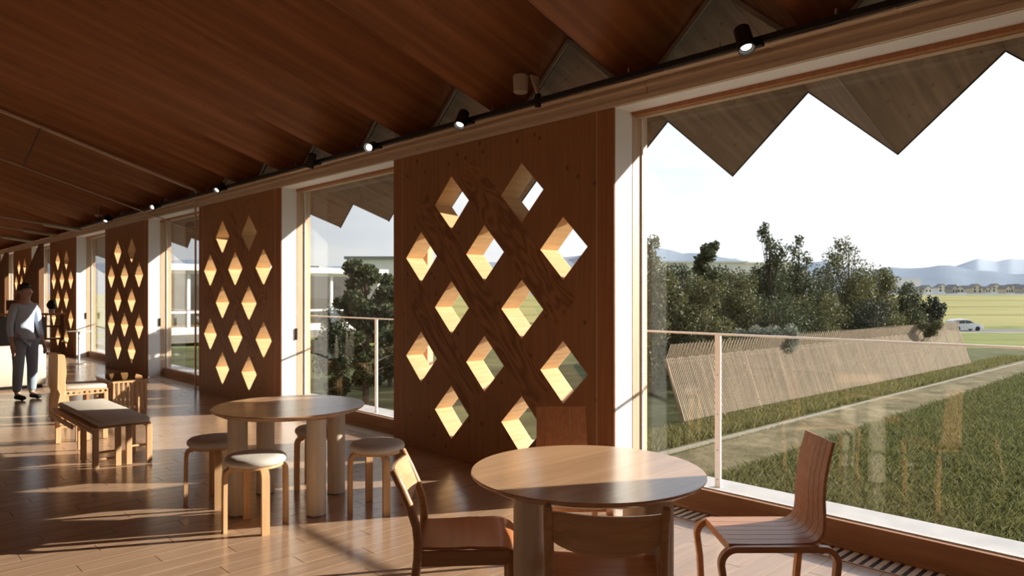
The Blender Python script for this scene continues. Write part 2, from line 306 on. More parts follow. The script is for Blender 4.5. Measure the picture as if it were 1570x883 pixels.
# ---- lattice panels
wr = struct('wall_right')
def panel_mesh():
    cu = bpy.data.curves.new('c', 'CURVE'); cu.dimensions = '2D'; cu.fill_mode = 'BOTH'; cu.extrude = (XB-XP)/2
    def spl(pts):
        s_ = cu.splines.new('POLY'); s_.points.add(len(pts)-1); s_.use_cyclic_u = True
        for p, q in zip(s_.points, pts): p.co = (q[0], q[1], 0, 1)
    spl([(.165, 0), (PW-.165, 0), (PW-.165, HEAD), (.165, HEAD)])
    for (a, z) in HOLES: spl([(a-HW, z), (a, z-HH), (a+HW, z), (a, z+HH)])
    o = bpy.data.objects.new('t', cu); C.objects.link(o); bpy.context.view_layer.update()
    m = bpy.data.meshes.new_from_object(o.evaluated_get(bpy.context.evaluated_depsgraph_get())); bpy.data.objects.remove(o)
    m.transform(Matrix(((0, 0, 1, 0), (1, 0, 0, 0), (0, 1, 0, 0), (0, 0, 0, 1)))); m.materials.clear(); m.materials.append(M['panel']); m.name = 'plywood_body'
    return m
HW, HH = .258, .253
HOLES = [(a-Y0, z) for z, cs in ((2.385, (5.224, 4.281)), (1.895, (5.70, 4.755, 3.81)), (1.405, (5.224, 4.281)), (.911, (5.70, 4.755, 3.81)), (.423, (5.224, 4.281))) for a in cs]
pm = panel_mesh()
TH = .004   # lining thickness
def ring(h, w, x0, x1):
    b = B(); o_ = [(-w, 0), (0, -h), (w, 0), (0, h)]; k_ = 1-TH*1.42/w; i_ = [(p[0]*k_, p[1]*k_) for p in o_]
    for j in range(4):
        q = [o_[j], o_[(j+1) % 4], i_[(j+1) % 4], i_[j]]; b.prism(q, x0, x1, 'X')
    return b
rev_m = ring(HH, HW, -.003, .206).mesh('diamond_lining', 'reveal')
dpane_m = B().prism([(-HW+.01, 0), (0, -HH+.01), (HW-.01, 0), (0, HH-.01)], .196, .202, 'X').mesh('diamond_pane', 'glass')
# diagonal veneer bands (local: length along X, width along Z, thin along Y), built in the panel plane
dy, dz = .4725, .49; Ld = math.hypot(dy, dz); u_ = Vector((0, -dy/Ld, -dz/Ld)); w_ = Vector((0, dz/Ld, -dy/Ld))
def band(c0, a, b_):     # c0 (y,z) midpoint of the band line, lengths along u
    bb = B().box(a, b_, -.0015, .0015, -.148, .148).mesh('veneer_band', 'band', bevel=.0012)
    M4 = Matrix((( 0, 1, 0, 0), (u_.y, 0, w_.y, c0[0]), (u_.z, 0, w_.z, c0[1]), (0, 0, 0, 1))); return bb, M4
mid = lambda p, q: ((p[0]+q[0])/2-Y0, (p[1]+q[1])/2)
bands = [band(mid((4.281, 2.385), (4.755, 1.895)), -.72, 1.05), band(mid((5.224, 1.405), (4.755, 1.895)), -1.05, 1.35), band(mid((5.224, 1.405), (5.70, .911)), -.55, .82)]
bands = [(m_, x_) for m_, x_ in bands]
stile_m = B().box(0, XB-XP, 0, .163, 0, HEAD).mesh('stile', 'stile', bevel=.002)
wside_m = B().box(.012, XB-XP+.01, -.003, 0, 0, HEAD).mesh('white_return', 'white')
bead_m = B().box(-.004, .002, 0, .005, 0, HEAD).mesh('edge_bead', 'beam')
for i in range(-2, 6):
    yb = Y0+BAY*i
    p = link('lattice_panel', pm, wr, ((XP+XB)/2, yb, 0))
    st = link('stile', stile_m, p, (-(XB-XP)/2, 0, 0)); link('stile', stile_m, p, (-(XB-XP)/2, PW-.163, 0))
    link('white_return', wside_m, p, (-(XB-XP)/2, 0, 0)); link('white_return', wside_m, p, (-(XB-XP)/2, PW+.003, 0))
    for yy in (.161, PW-.166): link('edge_bead', bead_m, p, (-(XB-XP)/2, yy, 0))
    for (a, z) in HOLES:
        link('diamond_lining', rev_m, p, (-(XB-XP)/2, a, z)); link('diamond_pane', dpane_m, p, (-(XB-XP)/2, a, z))
    for m_, x_ in bands:
        o = link('veneer_band', m_, p); o.matrix_basis = Matrix.Translation((-(XB-XP)/2-.001, 0, 0)) @ x_
# ---- windows
wn = 1
for i in range(-2, 6):
    ya = Y0+BAY*(i-1)+PW; yb = Y0+BAY*i
    w = struct('window_%d' % wn, (0, ya, 0)); wn += 1; Lw = yb-ya
    f = B().box(XB+.0105, 4.505, Lw-.006, Lw+.05, 0, HEAD).obj('jamb', 'frame', w); B().box(XB+.0105, 4.505, -.05, .006, 0, HEAD).obj('jamb', 'frame', w)
    B().box(XB, 4.44, .006, Lw-.006, HEAD-.03, HEAD+.019).obj('frame_head', 'stile', w); B().box(4.44, 4.505, .006, Lw-.006, HEAD-.035, HEAD+.019).obj('frame_head', 'frame', w)
    B().box(4.455, 4.545, .0, Lw, -.01, .143).obj('curb', 'frameh', w, bevel=.003)
    B().box(4.505, 4.517, .006, .018, .143, HEAD-.03).box(4.505, 4.517, Lw-.018, Lw-.006, .143, HEAD-.03).box(4.505, 4.517, .018, Lw-.018, .143, .150).obj('glazing_bead', 'whitemetal', w)
    B().box(4.518, 4.526, .0, Lw, .145, HEAD).obj('pane', 'glass', w)
    B().box(4.527, 4.60, -.12, -.006, -.1, HEAD).box(4.527, 4.60, Lw+.006, Lw+.12, -.1, HEAD).obj('outer_trim', 'frame', w)
    
    if i != 0: B().box(XB-.008, XB+.012, Lw-.022, Lw-.004, .93, 1.08).obj('pull_handle', 'black', w)
# white soffit of the openings + timber beam sections above
b = struct('trim_1')
B().box(4.19, XB, -8, 36, HEAD, HEAD+.02).obj('white_soffit', 'white', b)
prof = [(4.50, HEAD+.02), (4.165, HEAD+.02), (4.165, HEAD-.002), (4.15, HEAD-.002), (4.15, 2.95), (4.172, 2.957), (4.172, 3.0), (4.148, 3.006), (4.148, 3.016), (4.168, 3.022), (4.168, 3.06), (4.156, 3.064), (4.156, 3.075), (4.50, 3.075)]
nsec = 16
for k in range(nsec):
    a = -8+44*k/nsec; B().prism(prof, a+.003, a+44/nsec-.003, 'Y').obj('beam_section', 'beam', b)
B().box(XB+.03, 4.56, -8, 36, HEAD+.02, 3.14).obj('outer_beam', 'frameh', b)
# ---- folded ceiling and eaves
PITCH = 1.40; T0 = 3.335; SL = .3206; XE = 5.95; RZ = .625
def zval(X): return 3.18-SL*(X-4.2)
def fold_piece(name, mat, parent, x0, x1, k, side, th=.035):
    # side 0: valley k -> ridge k+.5 ; side 1: ridge k+.5 -> valley k+1. built in its own frame so the grain follows the slope
    ya, yb = (T0+PITCH*k, T0+PITCH*(k+.5)) if side == 0 else (T0+PITCH*(k+.5), T0+PITCH*(k+1))
    ra, rb = (0, RZ) if side == 0 else (RZ, 0)
    vx = Vector((1, 0, -SL)).normalized(); vy = Vector((0, yb-ya, rb-ra)).normalized(); vy = (vy-vx*vx.dot(vy)).normalized(); vz = vx.cross(vy)
    o = Vector((x1, ya, zval(x1)+ra)); R_ = Matrix((vx, vy, vz)).transposed(); Ri = R_.transposed()
    g = .002
    P = [Vector((x_, y_, zval(x_)+r_)) for x_, y_, r_ in ((x0, ya+g, ra), (x1, ya+g, ra), (x1, yb-g, rb), (x0, yb-g, rb))]
    q = [Ri @ (p-o) for p in P]; up = Ri @ Vector((0, 0, th)); b_ = B().add(q+[p+up for p in q], [(0, 1, 2, 3), (7, 6, 5, 4), (0, 4, 5, 1), (1, 5, 6, 2), (2, 6, 7, 3), (3, 7, 4, 0)])
    ob = b_.obj(name, mat, parent); ob.matrix_basis = Matrix.Translation(o) @ R_.to_4x4(); return ob
ceiling = struct('ceiling')
for k in range(-8, 24):
    for sde in (0, 1): fold_piece('ceiling_board', 'ceil', ceiling, -5, 4.50, k, sde)
eave = thing('folded_eaves', 'weathered board eaves folded into a zigzag outside the windows', 'eaves')
for k in range(-8, 24):
    for sde in (0, 1): fold_piece('soffit_board', 'soffit', eave, 4.54, XE, k, sde, .05)
for k in range(-8, 24):   # dark metal edging on the fold ends
    y = T0+PITCH*k; z = zval(XE); bb = B()
    bb.prism([(y, z-.012), (y+PITCH/2, z+RZ-.012), (y+PITCH/2, z+RZ+.07), (y, z+.07)], XE, XE+.012, 'X').prism([(y+PITCH/2, z+RZ-.012), (y+PITCH, z-.012), (y+PITCH, z+.07), (y+PITCH/2, z+RZ+.07)], XE, XE+.012, 'X')
    bb.obj('edge_flashing', 'black', eave)
rb = struct('trim_2')    # roof cover above everything keeps the light out
B().add([(-5.2, -10, zval(-5.2)+1.1), (XE-.02, -10, zval(XE)+.72), (XE-.02, 38, zval(XE)+.72), (-5.2, 38, zval(-5.2)+1.1),
         (-5.2, -10, zval(-5.2)+1.2), (XE-.02, -10, zval(XE)+.76), (XE-.02, 38, zval(XE)+.76), (-5.2, 38, zval(-5.2)+1.2)],
        [(0, 1, 2, 3), (7, 6, 5, 4), (0, 4, 5, 1), (1, 5, 6, 2), (2, 6, 7, 3), (3, 7, 4, 0)]).obj('roof_cover', 'asphalt', rb)
cl = struct('window_9')   # triangular clerestory panes
tri_m = B().prism([(.04, 0), (PITCH-.04, 0), (PITCH/2, RZ-.05)], 0, .008, 'X').mesh('clerestory_pane', 'glass')
zb = 3.075; 
for k in range(-8, 24):
    y = T0+PITCH*k; o = link('clerestory_pane', tri_m, cl, (4.512, y, zval(4.512)+.01))
    z = zval(4.50)
    fr = B(); w_f = .022
    for (a, c_) in (((y, z), (y+PITCH/2, z+RZ)), ((y+PITCH, z), (y+PITCH/2, z+RZ))):
        fr.beam((4.492, a[0], a[1]-.022), (4.492, c_[0], c_[1]-.032), .034, .016, up=(1, 0, 0))
    fr.obj('clerestory_frame', 'cream', cl)
# ---- remaining walls
B().box(-5.2, -5, -8.2, 36.2, -.1, 7.6).obj('wall_left', 'white', kind='structure')
B().box(-5.2, 4.30, -8.2, -8, -.1, 7.6).obj('wall_back', 'stile', kind='structure')
B().box(-5.2, 4.30, 36, 36.2, -.1, 7.6).obj('wall_far', 'darkwood', kind='structure')
# ---- deck, railing
deck = B().box(4.55, 5.97, -12, 33.5, -.29, -.19).obj('concrete_deck', 'sill', kind='structure')
rail = thing('deck_railing', 'slim white steel railing along the outer edge of the deck', 'railing', (5.70, 0, -.19))
B().box(-.02, .02, -8, 33, 1.355, 1.372).obj('top_rail', 'whitemetal', rail)
post_m = B().box(-.011, .011, -.028, .028, 0, 1.355).mesh('post', 'whitemetal', bevel=.002); bolt_m = B().lathe([(.006, 0), (.006, .004)], 8).mesh('bolt', 'grey')
for k in range(-1, 6):
    p = link('post', post_m, rail, (0, 3.333+5.54*k, 0))
    for z in (1.0, .65, .33, .07):
        q = link('bolt', bolt_m, p, (-.011, 0, z)); q.rotation_euler = (0, -PI/2, 0)
# ================================================================== FURNITURE
# ---- round tables
def column_mesh():
    return B().lathe([(.0, 0), (.0655, 0), (.0665, .006), (.0665, .668), (.06, .672), (0, .672)], 40).mesh('leg', 'tleg', smooth=True)
tl_m = column_mesh(); tfoot_m = B().lathe([(.0672, .0), (.0672, .012)], 40).mesh('foot_ring', 'grey', smooth=True)
tt_m = B().lathe([(0, .669), (.40, .669), (.49, .682), (.532, .704), (.5365, .709), (.5365, .715), (.533, .7185), (0, .7185)], 96).mesh('tabletop', 'ttop', smooth=True)
def round_table(x, y, label, leglabel=None):
    t = thing('round_table', label, 'table', (x, y, 0), 0, 'round pale wood tables on four thick columns')
    link('tabletop', tt_m, t)
    for a in range(4):
        l_ = link('leg', tl_m, t, (.386*math.cos(a*PI/2+.02), .386*math.sin(a*PI/2+.02), 0)); link('foot_ring', tfoot_m, l_)
    return t
round_table(2.517, 2.147, 'nearer pale round wooden table with four thick column legs and chairs around it')
round_table(2.40, 4.89, 'farther pale round wooden table with four padded stools around it')
# ---- round stools
def make_stool():
    t = thing('round_stool', '', 'stool', group='padded round stools around the farther table')
    B().lathe([(0, .405), (.172, .405), (.176, .409), (.176, .425), (0, .425)], 40).obj('seat_ring', 'stool', t, smooth=True)
    B().lathe([(0, .424), (.178, .424), (.190, .434), (.194, .448), (.190, .462), (.176, .474), (.13, .481), (.06, .484), (0, .485)], 48).obj('cushion', 'fabric', t, smooth=True)
    pts = [(.150, 0, .400), (.172, 0, .398), (.186, 0, .388), (.194, 0, .372), (.196, 0, .35)]+[(.198, 0, z) for z in (.2, 0)]
    m = B().sweep(pts, .05, .026, side=(0, 1, 0)).mesh('leg', 'stool', smooth=True)
    m2 = m
    for a in range(4): link('leg', m2, t, rot=(0, 0, a*PI/2))
    return t
st0 = make_stool(); sg = 'padded round stools around the farther table'
st0.location = (2.0, 4.556, 0); st0.rotation_euler = (0, 0, -.12); st0['label'] = 'round stool with sunlit grey cushion in front of the farther round table, nearest the camera'
dup(st0, (2.80, 4.345, 0), -.26, 'round stool with grey cushion right of the farther round table, beside the lattice panel')
dup(st0, (2.024, 5.31, 0), -.27, 'round stool with shaded grey cushion at the left of the farther round table')
dup(st0, (2.797, 5.172, 0), 0.0, 'round stool behind the farther round table, seen between its column legs')
# ---- round-post oak chairs
def oak_chair(loc, rz, label):
    t = thing('dining_chair', label, 'chair', (loc[0], loc[1], 0), rz, 'oak chairs with round posts at the nearer table')
    # shaped ply seat: grid with waterfall front and slight dish
    nx, ny = 14, 10; v = []; x0, x1, hw = 0.0, .45, .215
    for layer in (0, 1):
        for i in range(nx+1):
            u = i/nx; x = x0+(x1-x0)*u
            drop = -.045*max(0, (u-.78)/.22)**2; h_ = hw-.02*(1-u)-.02*max(0, (u-.9)/.1)**2
            for j in range(ny+1):
                w_ = j/ny*2-1; z = .448+drop+.012*(w_*w_)*(1-abs(2*u-1))-.010*math.sin(PI*min(u*1.1, 1)) - (.013 if layer == 0 else 0)
                v.append((x, w_*h_, z))
    f = []; K = (nx+1)*(ny+1); id_ = lambda l_, i, j: l_*K+i*(ny+1)+j
    for i in range(nx):
        for j in range(ny): f.append((id_(1, i, j), id_(1, i+1, j), id_(1, i+1, j+1), id_(1, i, j+1))); f.append((id_(0, i, j), id_(0, i, j+1), id_(0, i+1, j+1), id_(0, i+1, j)))
    for i in range(nx):
        for j in (0, ny): f.append((id_(0, i, j), id_(0, i+1, j), id_(1, i+1, j), id_(1, i, j)))
    for j in range(ny):
        for i in (0, nx): f.append((id_(0, i, j), id_(0, i, j+1), id_(1, i, j+1), id_(1, i, j)))
    B().add(v, f).obj('seat', 'chairseat', t, smooth=True)
    zs = [0, .1, .2, .3, .40, .47, .54, .62, .70, .775, .782]; xs = [-.075, -.052, -.03, -.01, .004, .006, -.002, -.028, -.062, -.098, -.101]; rs = [.013, .015, .017, .019, .02, .02, .019, .0185, .018, .0165, .013]
    for s_ in (-1, 1):
        B().sweep([(x, s_*.207, z) for x, z in zip(xs, zs)], rs, n=14).obj('rear_post', 'chairdark', t, smooth=True)
        B().sweep([(.40, s_*.185, .425), (.405, s_*.188, .30), (.41, s_*.192, .0)], [.0165, .0165, .012], n=14).obj('front_leg', 'chairdark', t, smooth=True)
        B().box(.01, .40, s_*.196-.009, s_*.196+.009, .365, .43).obj('side_rail', 'chairdark', t, bevel=.003)
    B().box(.385, .405, -.185, .185, .37, .425).box(.0, .018, -.19, .19, .37, .43).obj('cross_rail', 'chairdark', t, bevel=.003)
    # curved backrest with bowed lower edge
    n = 20; v = []; f = []
    for j in range(n+1):
        w_ = j/n*2-1; y = w_*.198; bow = -.038*(1-w_*w_)
        zt = .757-.004*(1-w_*w_); zb_ = .636-.052*(1-w_*w_)**.8 if abs(w_) < 1 else .636
        for q in range(6):
            u = q/5; z = zb_+(zt-zb_)*u; xc = -.026-(z-.62)*.40+bow
            v += [(xc-.006, y, z), (xc+.006, y, z)]
    for j in range(n):
        a = j*12; b_ = a+12
        for q in range(5): f += [(a+2*q, a+2*q+2, b_+2*q+2, b_+2*q), (a+2*q+1, b_+2*q+1, b_+2*q+3, a+2*q+3)]
        f += [(a, b_, b_+1, a+1), (a+10, a+11, b_+11, b_+10)]
    for a in (0, n*12):
        for q in range(5): f.append((a+2*q, a+2*q+1, a+2*q+3, a+2*q+2))
    B().add(v, f).obj('backrest', 'chairback', t, smooth=True)
    return t
oak_chair((1.925, 2.635), math.radians(-40), 'oak chair left of the nearer table, brown plywood seat, sunlit backrest')
oak_chair((2.04, 1.65), math.radians(40.5), 'dark oak chair seen from behind in front of the nearer table')
# ---- laminated lamella chairs
def lamella_chair(loc, rz, label):
    t = thing('lamella_chair', label, 'chair', (loc[0], loc[1], 0), rz, 'slatted lamella chairs at the nearer table')
    prof = [(.40, .432), (.30, .430), (.18, .430), (.08, .430), (.035, .432), (.005, .442), (-.018, .462), (-.030, .49), (-.034, .54), (-.033, .62), (-.040, .70), (-.056, .78), (-.080, .872)]
    wid = [.365, .365, .360, .355, .350, .345, .335, .325, .315, .305, .297, .292, .29]
    n = 6
    for k in range(n):
        b = B(); rings = []
        P = [Vector((p[0], 0, p[1])) for p in prof]
        for i, p in enumerate(P):
            d = (P[min(i+1, len(P)-1)]-P[max(i-1, 0)]).normalized(); nn = d.cross(Vector((0, 1, 0)))
            w0 = wid[i]*(k/n-.5)+.0019; w1 = wid[i]*((k+1)/n-.5)-.0019
            rings.append([p+Vector((0, w0, 0))-nn*.007, p+Vector((0, w1, 0))-nn*.007, p+Vector((0, w1, 0))+nn*.007, p+Vector((0, w0, 0))+nn*.007])
        v = [q for r in rings for q in r]; f = [(i*4+j, i*4+(j+1) % 4, i*4+4+(j+1) % 4, i*4+4+j) for i in range(len(P)-1) for j in range(4)]+[(3, 2, 1, 0), tuple(range(len(v)-4, len(v)))]
        b.add(v, f).obj('lamella', 'lamella', t, smooth=True)
    def arc(cx, cz, r, a0, a1, m=7): return [(cx+r*math.cos(math.radians(a0+(a1-a0)*i/m)), cz+r*math.sin(math.radians(a0+(a1-a0)*i/m))) for i in range(m+1)]
    for s_ in (-1, 1):
        y = s_*.196
        pts = [(.428, 0), (.418, .12), (.424, .25), (.436, .34)]+arc(.372, .355, .066, 0, 90)+[(.2, .421), (.06, .421)]+arc(-.005, .355, .066, 90, 180)[1:]+[(-.060, .25), (-.048, .12), (-.056, 0)]
        B().sweep([(p[0], y, p[1]) for p in pts], .032, .026, side=(0, 1, 0)).obj('bent_side_frame', 'bentleg', t, smooth=True)
    B().box(.375, .40, -.18, .18, .400, .423).box(.03, .055, -.18, .18, .400, .421).obj('cross_rail', 'bentleg', t, bevel=.002)
    return t
lamella_chair((3.245, 1.462), math.radians(137), 'reddish slatted lamella chair at the right of the nearer table, by the window curb')
lamella_chair((3.02, 2.76), math.radians(-131), 'slatted lamella chair behind the nearer table, only its square back showing above the top')
# ---- long bench of pale beech with perforated rails and linen cushion
t = thing('cushioned_bench', 'low pale wooden bench with long linen cushion and perforated side rails', 'bench', (1.64, 7.0, 0))
def perf_bar(x0, x1, y, z0, z1, th=.018, holes=8, along='Y'):
    """rail with a row of real round holes (octagons cut through a strip)"""
    b = B(); L_ = x1-x0; p = L_/holes; zc_ = (z0+z1)/2; r = min(p, z1-z0)*.27
    def P(u, z, t_): return (y+t_, u, z) if along == 'Y' else (u, y+t_, z)
    for k in range(holes):
        a = x0+k*p; e_ = a+p; c_ = a+p/2
        out = [(e_, zc_), (e_, z1), (c_, z1), (a, z1), (a, zc_), (a, z0), (c_, z0), (e_, z0)]
        inn = [(c_+r*math.cos(i*PI/4), zc_+r*math.sin(i*PI/4)) for i in range(8)]
        v = [P(u, z, t_) for t_ in (0, th) for u, z in out+inn]; f = []
        for i in range(8):
            j = (i+1) % 8; f += [(i, j, 8+j, 8+i), (16+j, 16+i, 24+i, 24+j), (8+i, 8+j, 24+j, 24+i)]
        f += [(1, 2, 18, 17), (2, 3, 19, 18), (5, 6, 22, 21), (6, 7, 23, 22)]
        b.add(v, f)
    b.add([P(u, z, t_) for u in (x0, x1) for z in (z0, z1) for t_ in (0, th)], [(0, 1, 3, 2), (4, 5, 7, 6)])
    return b
def pad(b, x0, x1, y0, y1, z0, z1, r=.016):
    n = 5; ring_ = []
    for (ins, z) in ((r*.5, z0), (0, z0+r*.6), (0, z1-r), (r*.4, z1-r*.35), (r*1.3, z1)):
        a0, a1, b0, b1 = x0+ins, x1-ins, y0+ins, y1-ins; c_ = .012
        ring_.append([(a0+c_, b0, z), (a1-c_, b0, z), (a1, b0+c_, z), (a1, b1-c_, z), (a1-c_, b1, z), (a0+c_, b1, z), (a0, b1-c_, z), (a0, b0+c_, z)])
    v = [q for r_ in ring_ for q in r_]; f = [(i*8+j, i*8+(j+1) % 8, i*8+8+(j+1) % 8, i*8+8+j) for i in range(4) for j in range(8)]+[tuple(range(7, -1, -1)), tuple(range(32, 40))]
    return b.add(v, f)
pad(B(), 0.015, .44, 0.0, 1.55, .364, .416).obj('cushion', 'linen', t, smooth=True)
perf_bar(.0, 1.56, -.035, .315, .365, holes=26).obj('perforated_rail', 'bench', t); perf_bar(.0, 1.56, .425, .315, .365, holes=26).obj('perforated_rail', 'bench', t)
B().box(-.02, .43, .01, 1.55, .345, .358).obj('seat_board', 'bench', t)
perf_bar(.55, 1.50, -.075, .285, .325, holes=16).obj('perforated_rail', 'bench', t)
for (x, y) in ((0, 0), (.175, -.01), (.26, -.02), (.425, -.03), (.0, .42), (.09, .96), (.0, 1.46), (.175, 1.44), (.26, 1.44), (.425, 1.44), (.425, .46)):
    B().prism([(x-.023, y), (x+.023, y), (x+.023, y+.036), (x-.023, y+.036)], 0.004, .346, 'Z').obj('leg', 'bench', t, bevel=.003)
    B().lathe([(.009, 0), (.009, .005)], 8, (x, y+.018, 0)).obj('glide', 'black', t)
for (x0, x1, y, z) in ((0, .175, .0, .12), (0, .175, .02, .055), (.26, .425, -.005, .14), (.175, .26, .0, .10), (0, .175, 1.46, .14), (.26, .425, 1.46, .12)):
    B().sweep([(x0+.015, y+.018, z+.02), ((x0+x1)/2, y+.018, z+.02), (x1-.015, y+.018, z+.02)], [.009, .012, .009], n=10).obj('stretcher', 'bench', t, smooth=True)
# ---- high board-backed chair
t = thing('board_back_chair', 'pale wooden chair with two upright back boards and a rail pierced by round holes', 'chair', (1.90, 9.68, 0))
def board(y, w):
    pr = [(-.005, 0), (.03, 0), (.035, .12), (.065, .26), (.05, .36), (.055, .42), (.05, .5), (.06, .6), (.052, .72), (.045, .80), (.03, .82), (-.03, .825), (-.035, .42), (-.01, .36), (-.028, .26), (-.028, .1)]
    return B().prism(pr, y, y+w, 'Y')
for y in (.0, .40): board(y, .10).obj('back_board', 'bench', t, bevel=.004)
perf_bar(.05, .50, .005, .33, .39, holes=8, along='X').obj('perforated_rail', 'bench', t); perf_bar(.05, .50, .475, .33, .39, holes=8, along='X').obj('perforated_rail', 'bench', t)
pad(B(), .06, .49, 0.01, .49, .39, .44).obj('cushion', 'linen', t, smooth=True); B().box(.05, .49, .02, .48, .378, .392).obj('seat_board', 'bench', t)
for x in (.06, .46):
    for y in (.0, .46): B().prism([(x, 0.), (x+.035, 0), (x+.04, .2), (x+.02+(.02 if x > .2 else .0), .34), (x-.005, .34)], y, y+.03, 'Y').obj('leg', 'bench', t, bevel=.003)
for y in (.15, .3): B().box(.30, .335, y, y+.03, 0, .38).obj('leg', 'chairdark', t)
# ---- glass topped slatted table
t = thing('slatted_glass_table', 'low table with dark glass top on rows of thin wooden slats', 'table', (2.58, 10.2, 0))
B().box(-.02, .45, -.02, .86, .41, .42).obj('glass_top', 'dglass', t)
B().box(0, .43, 0, .03, .375, .408).box(0, .43, .81, .84, .375, .408).box(0, .03, .03, .81, .375, .408).box(.40, .43, .03, .81, .375, .408).obj('top_frame', 'bench', t)
for k in range(8):
    for y in (0., .81): B().prism([(.008+k*.054, 0), (.03+k*.054, 0), (.034+k*.054, .2), (.03+k*.054, .375), (.008+k*.054, .375), (.004+k*.054, .2)], y, y+.028, 'Y').obj('upright_slat', 'bench', t)
for k in range(1, 9):
    for x in (0., .402): B().box(x, x+.026, k*.088, k*.088+.022, 0, .375).obj('upright_slat', 'bench', t)
# ---- sofa
t = thing('sofa', 'cream cloth sofa seen from behind at the left edge', 'sofa', (1.2, 13.78, 0))
b = B(); pad(b, -.9, 1.30, 0, .16, .05, .70, .04); b.obj('back_cushion', 'sofa', t, smooth=True)
b = B(); pad(b, 1.14, 1.30, .14, .90, .05, .60, .04); pad(b, -.9, -.74, .14, .90, .05, .60, .04); b.obj('armrest', 'sofa', t, smooth=True)
b = B(); pad(b, -.74, 1.14, .16, .90, .10, .42, .03); b.obj('seat', 'sofa', t, smooth=True)
B().box(-.85, 1.25, .04, .86, 0.0, .05).obj('plinth', 'black', t)
# ---- grey high-backed bench behind the sofa
t = thing('grey_high_sofa', 'dark grey upholstered high-backed seat behind the cream sofa', 'sofa', (1.45, 15.6, 0))
for k in range(3):
    b = B(); pad(b, k*.46, k*.46+.45, 0, .12, .30, 1.12, .03); b.obj('back_panel', 'greycloth', t, smooth=True)
b = B(); pad(b, 0, 1.37, .1, .7, .12, .44, .03); b.obj('seat', 'greycloth', t, smooth=True)
B().box(.05, 1.33, .05, .65, 0, .12).obj('plinth', 'black', t)
# ---- shelf with counter
t = thing('display_shelf', 'open dark wooden shelf frame with a long top board behind the sofa', 'shelf', (2.72, 17.05, 0), math.radians(-8))
B().box(-1.6, .70, -.02, .36, 1.10, 1.14).obj('top_board', 'bench', t)
for (x, y) in ((.0, 0), (.62, 0), (.0, .30), (.62, .30), (-1.5, 0), (-1.5, .3)): B().box(x, x+.055, y, y+.04, 0, 1.10).obj('post', 'darkwood', t)
for z in (.30, .60, .86): B().box(.0, .68, .0, .34, z, z+.025).obj('shelf_board', 'darkwood', t)
B().box(.36, .38, .02, .32, .62, 1.10).obj('divider', 'darkwood', t)
tag(pad(B(), 2.80, 3.02, 17.02, 17.22, .887, 1.02, .01).obj('white_cushion', 'ceramic', smooth=True), 'white square parcel lying on the middle board of the dark shelf', 'parcel')
t = thing('vase', 'black round vase with white foot on the shelf top', 'vase', (3.20, 17.12, 1.142))
B().lathe([(0, 0), (.045, 0), (.055, .05), (.05, .08), (0, .08)], 20).obj('foot', 'ceramic', t, smooth=True)
B().lathe([(0, .08), (.05, .08), (.085, .13), (.09, .18), (.06, .24), (.03, .27), (0, .27)], 20).obj('body', 'black', t, smooth=True)
def easel(x, y, lab, pic):
    t = thing('framed_picture', lab, 'picture', (x, y, 1.142), math.radians(-8))
    B().box(-.17, .17, 0, .012, .06, .27).obj('frame', 'bench', t, bevel=.002); B().box(-.155, .155, -.003, 0, .075, .255).obj('sheet', pic, t)
    B().box(-.05, .05, -.02, .04, 0.0, .07).obj('stand', 'bench', t); return t
p1_ = easel(1.87, 17.35, 'small pale framed drawing standing on the shelf top at the left edge', 'linen')
B().sweep([(-.13, -.005, .14), (-.08, -.005, .18), (-.03, -.005, .15), (.03, -.005, .17), (.08, -.005, .14), (.12, -.005, .20)], .003, n=5).obj('drawn_line', 'black', p1_)
easel(2.62, 17.25, 'small brown framed board standing on the shelf top left of the vase', 'darkwood')
# ---- small pedestal table
t = thing('pedestal_table', 'small white pedestal table near the far window', 'table', (3.86, 17.9, 0))
B().lathe([(0, .70), (.22, .70), (.23, .71), (.23, .72), (0, .72)], 28).obj('tabletop', 'ceramic', t, smooth=True); B().lathe([(.02, .02), (.02, .70)], 14).obj('stem', 'whitemetal', t, smooth=True); B().lathe([(0, 0), (.2, 0), (.2, .012), (.03, .03), (0, .03)], 28).obj('foot', 'grey', t, smooth=True)
# ---- slanting partitions
def partition(y, lab, nm=0):
    poly = [(4.10, -.0), (4.10, 2.9), (4.0, 2.9), (3.475, 1.46), (3.2, .8), (3.2, 0)]
    o = B().prism(poly, y, y+.08, 'Y').obj('partition', 'darkwood'); tag(o, lab, 'partition', 'slanting wooden partitions at the far end'); return o
partition(22.9, 'dark wooden partition with slanted edge and a sunlit patch, nearer of two at far left')
partition(28.36, 'dark wooden partition with slanted edge, farther of the two at far left')
# ---- glass smoke curtain below the ceiling and its post
t = thing('smoke_curtain', 'clear glass smoke curtain hanging below the ceiling with pale edge strips', 'smoke curtain', (0, 11.665, 0))
zt = lambda x: zval(x)
v = []
for y in (-.004, .004): v += [(-5, y, zt(-5)), (4.12, y, zt(4.12)), (4.12, y, zt(4.12)-.66), (-5, y, zt(-5)-.66)]
B().add(v, [(0, 1, 2, 3), (7, 6, 5, 4), (0, 4, 5, 1), (1, 5, 6, 2), (2, 6, 7, 3), (3, 7, 4, 0)]).obj('glass_sheet', 'cglass', t)
B().beam((-5, 0, zt(-5)-.02), (4.12, 0, zt(4.12)-.02), .05, .03).obj('top_channel', 'beam', t)
B().beam((-5, 0, zt(-5)-.665), (4.12, 0, zt(4.12)-.665), .022, .014).obj('bottom_channel', 'cream', t)
for x in (2.05, -.6): B().beam((x, 0, zt(x)-.02), (x-.2, 0, zt(x-.2)-.66), .016, .03, up=(0, 1, 0)).obj('sheet_joint', 'grey', t)
B().box(4.125, 4.147, -.012, .012, 0.0, 3.18).obj('edge_post', 'beam', t)
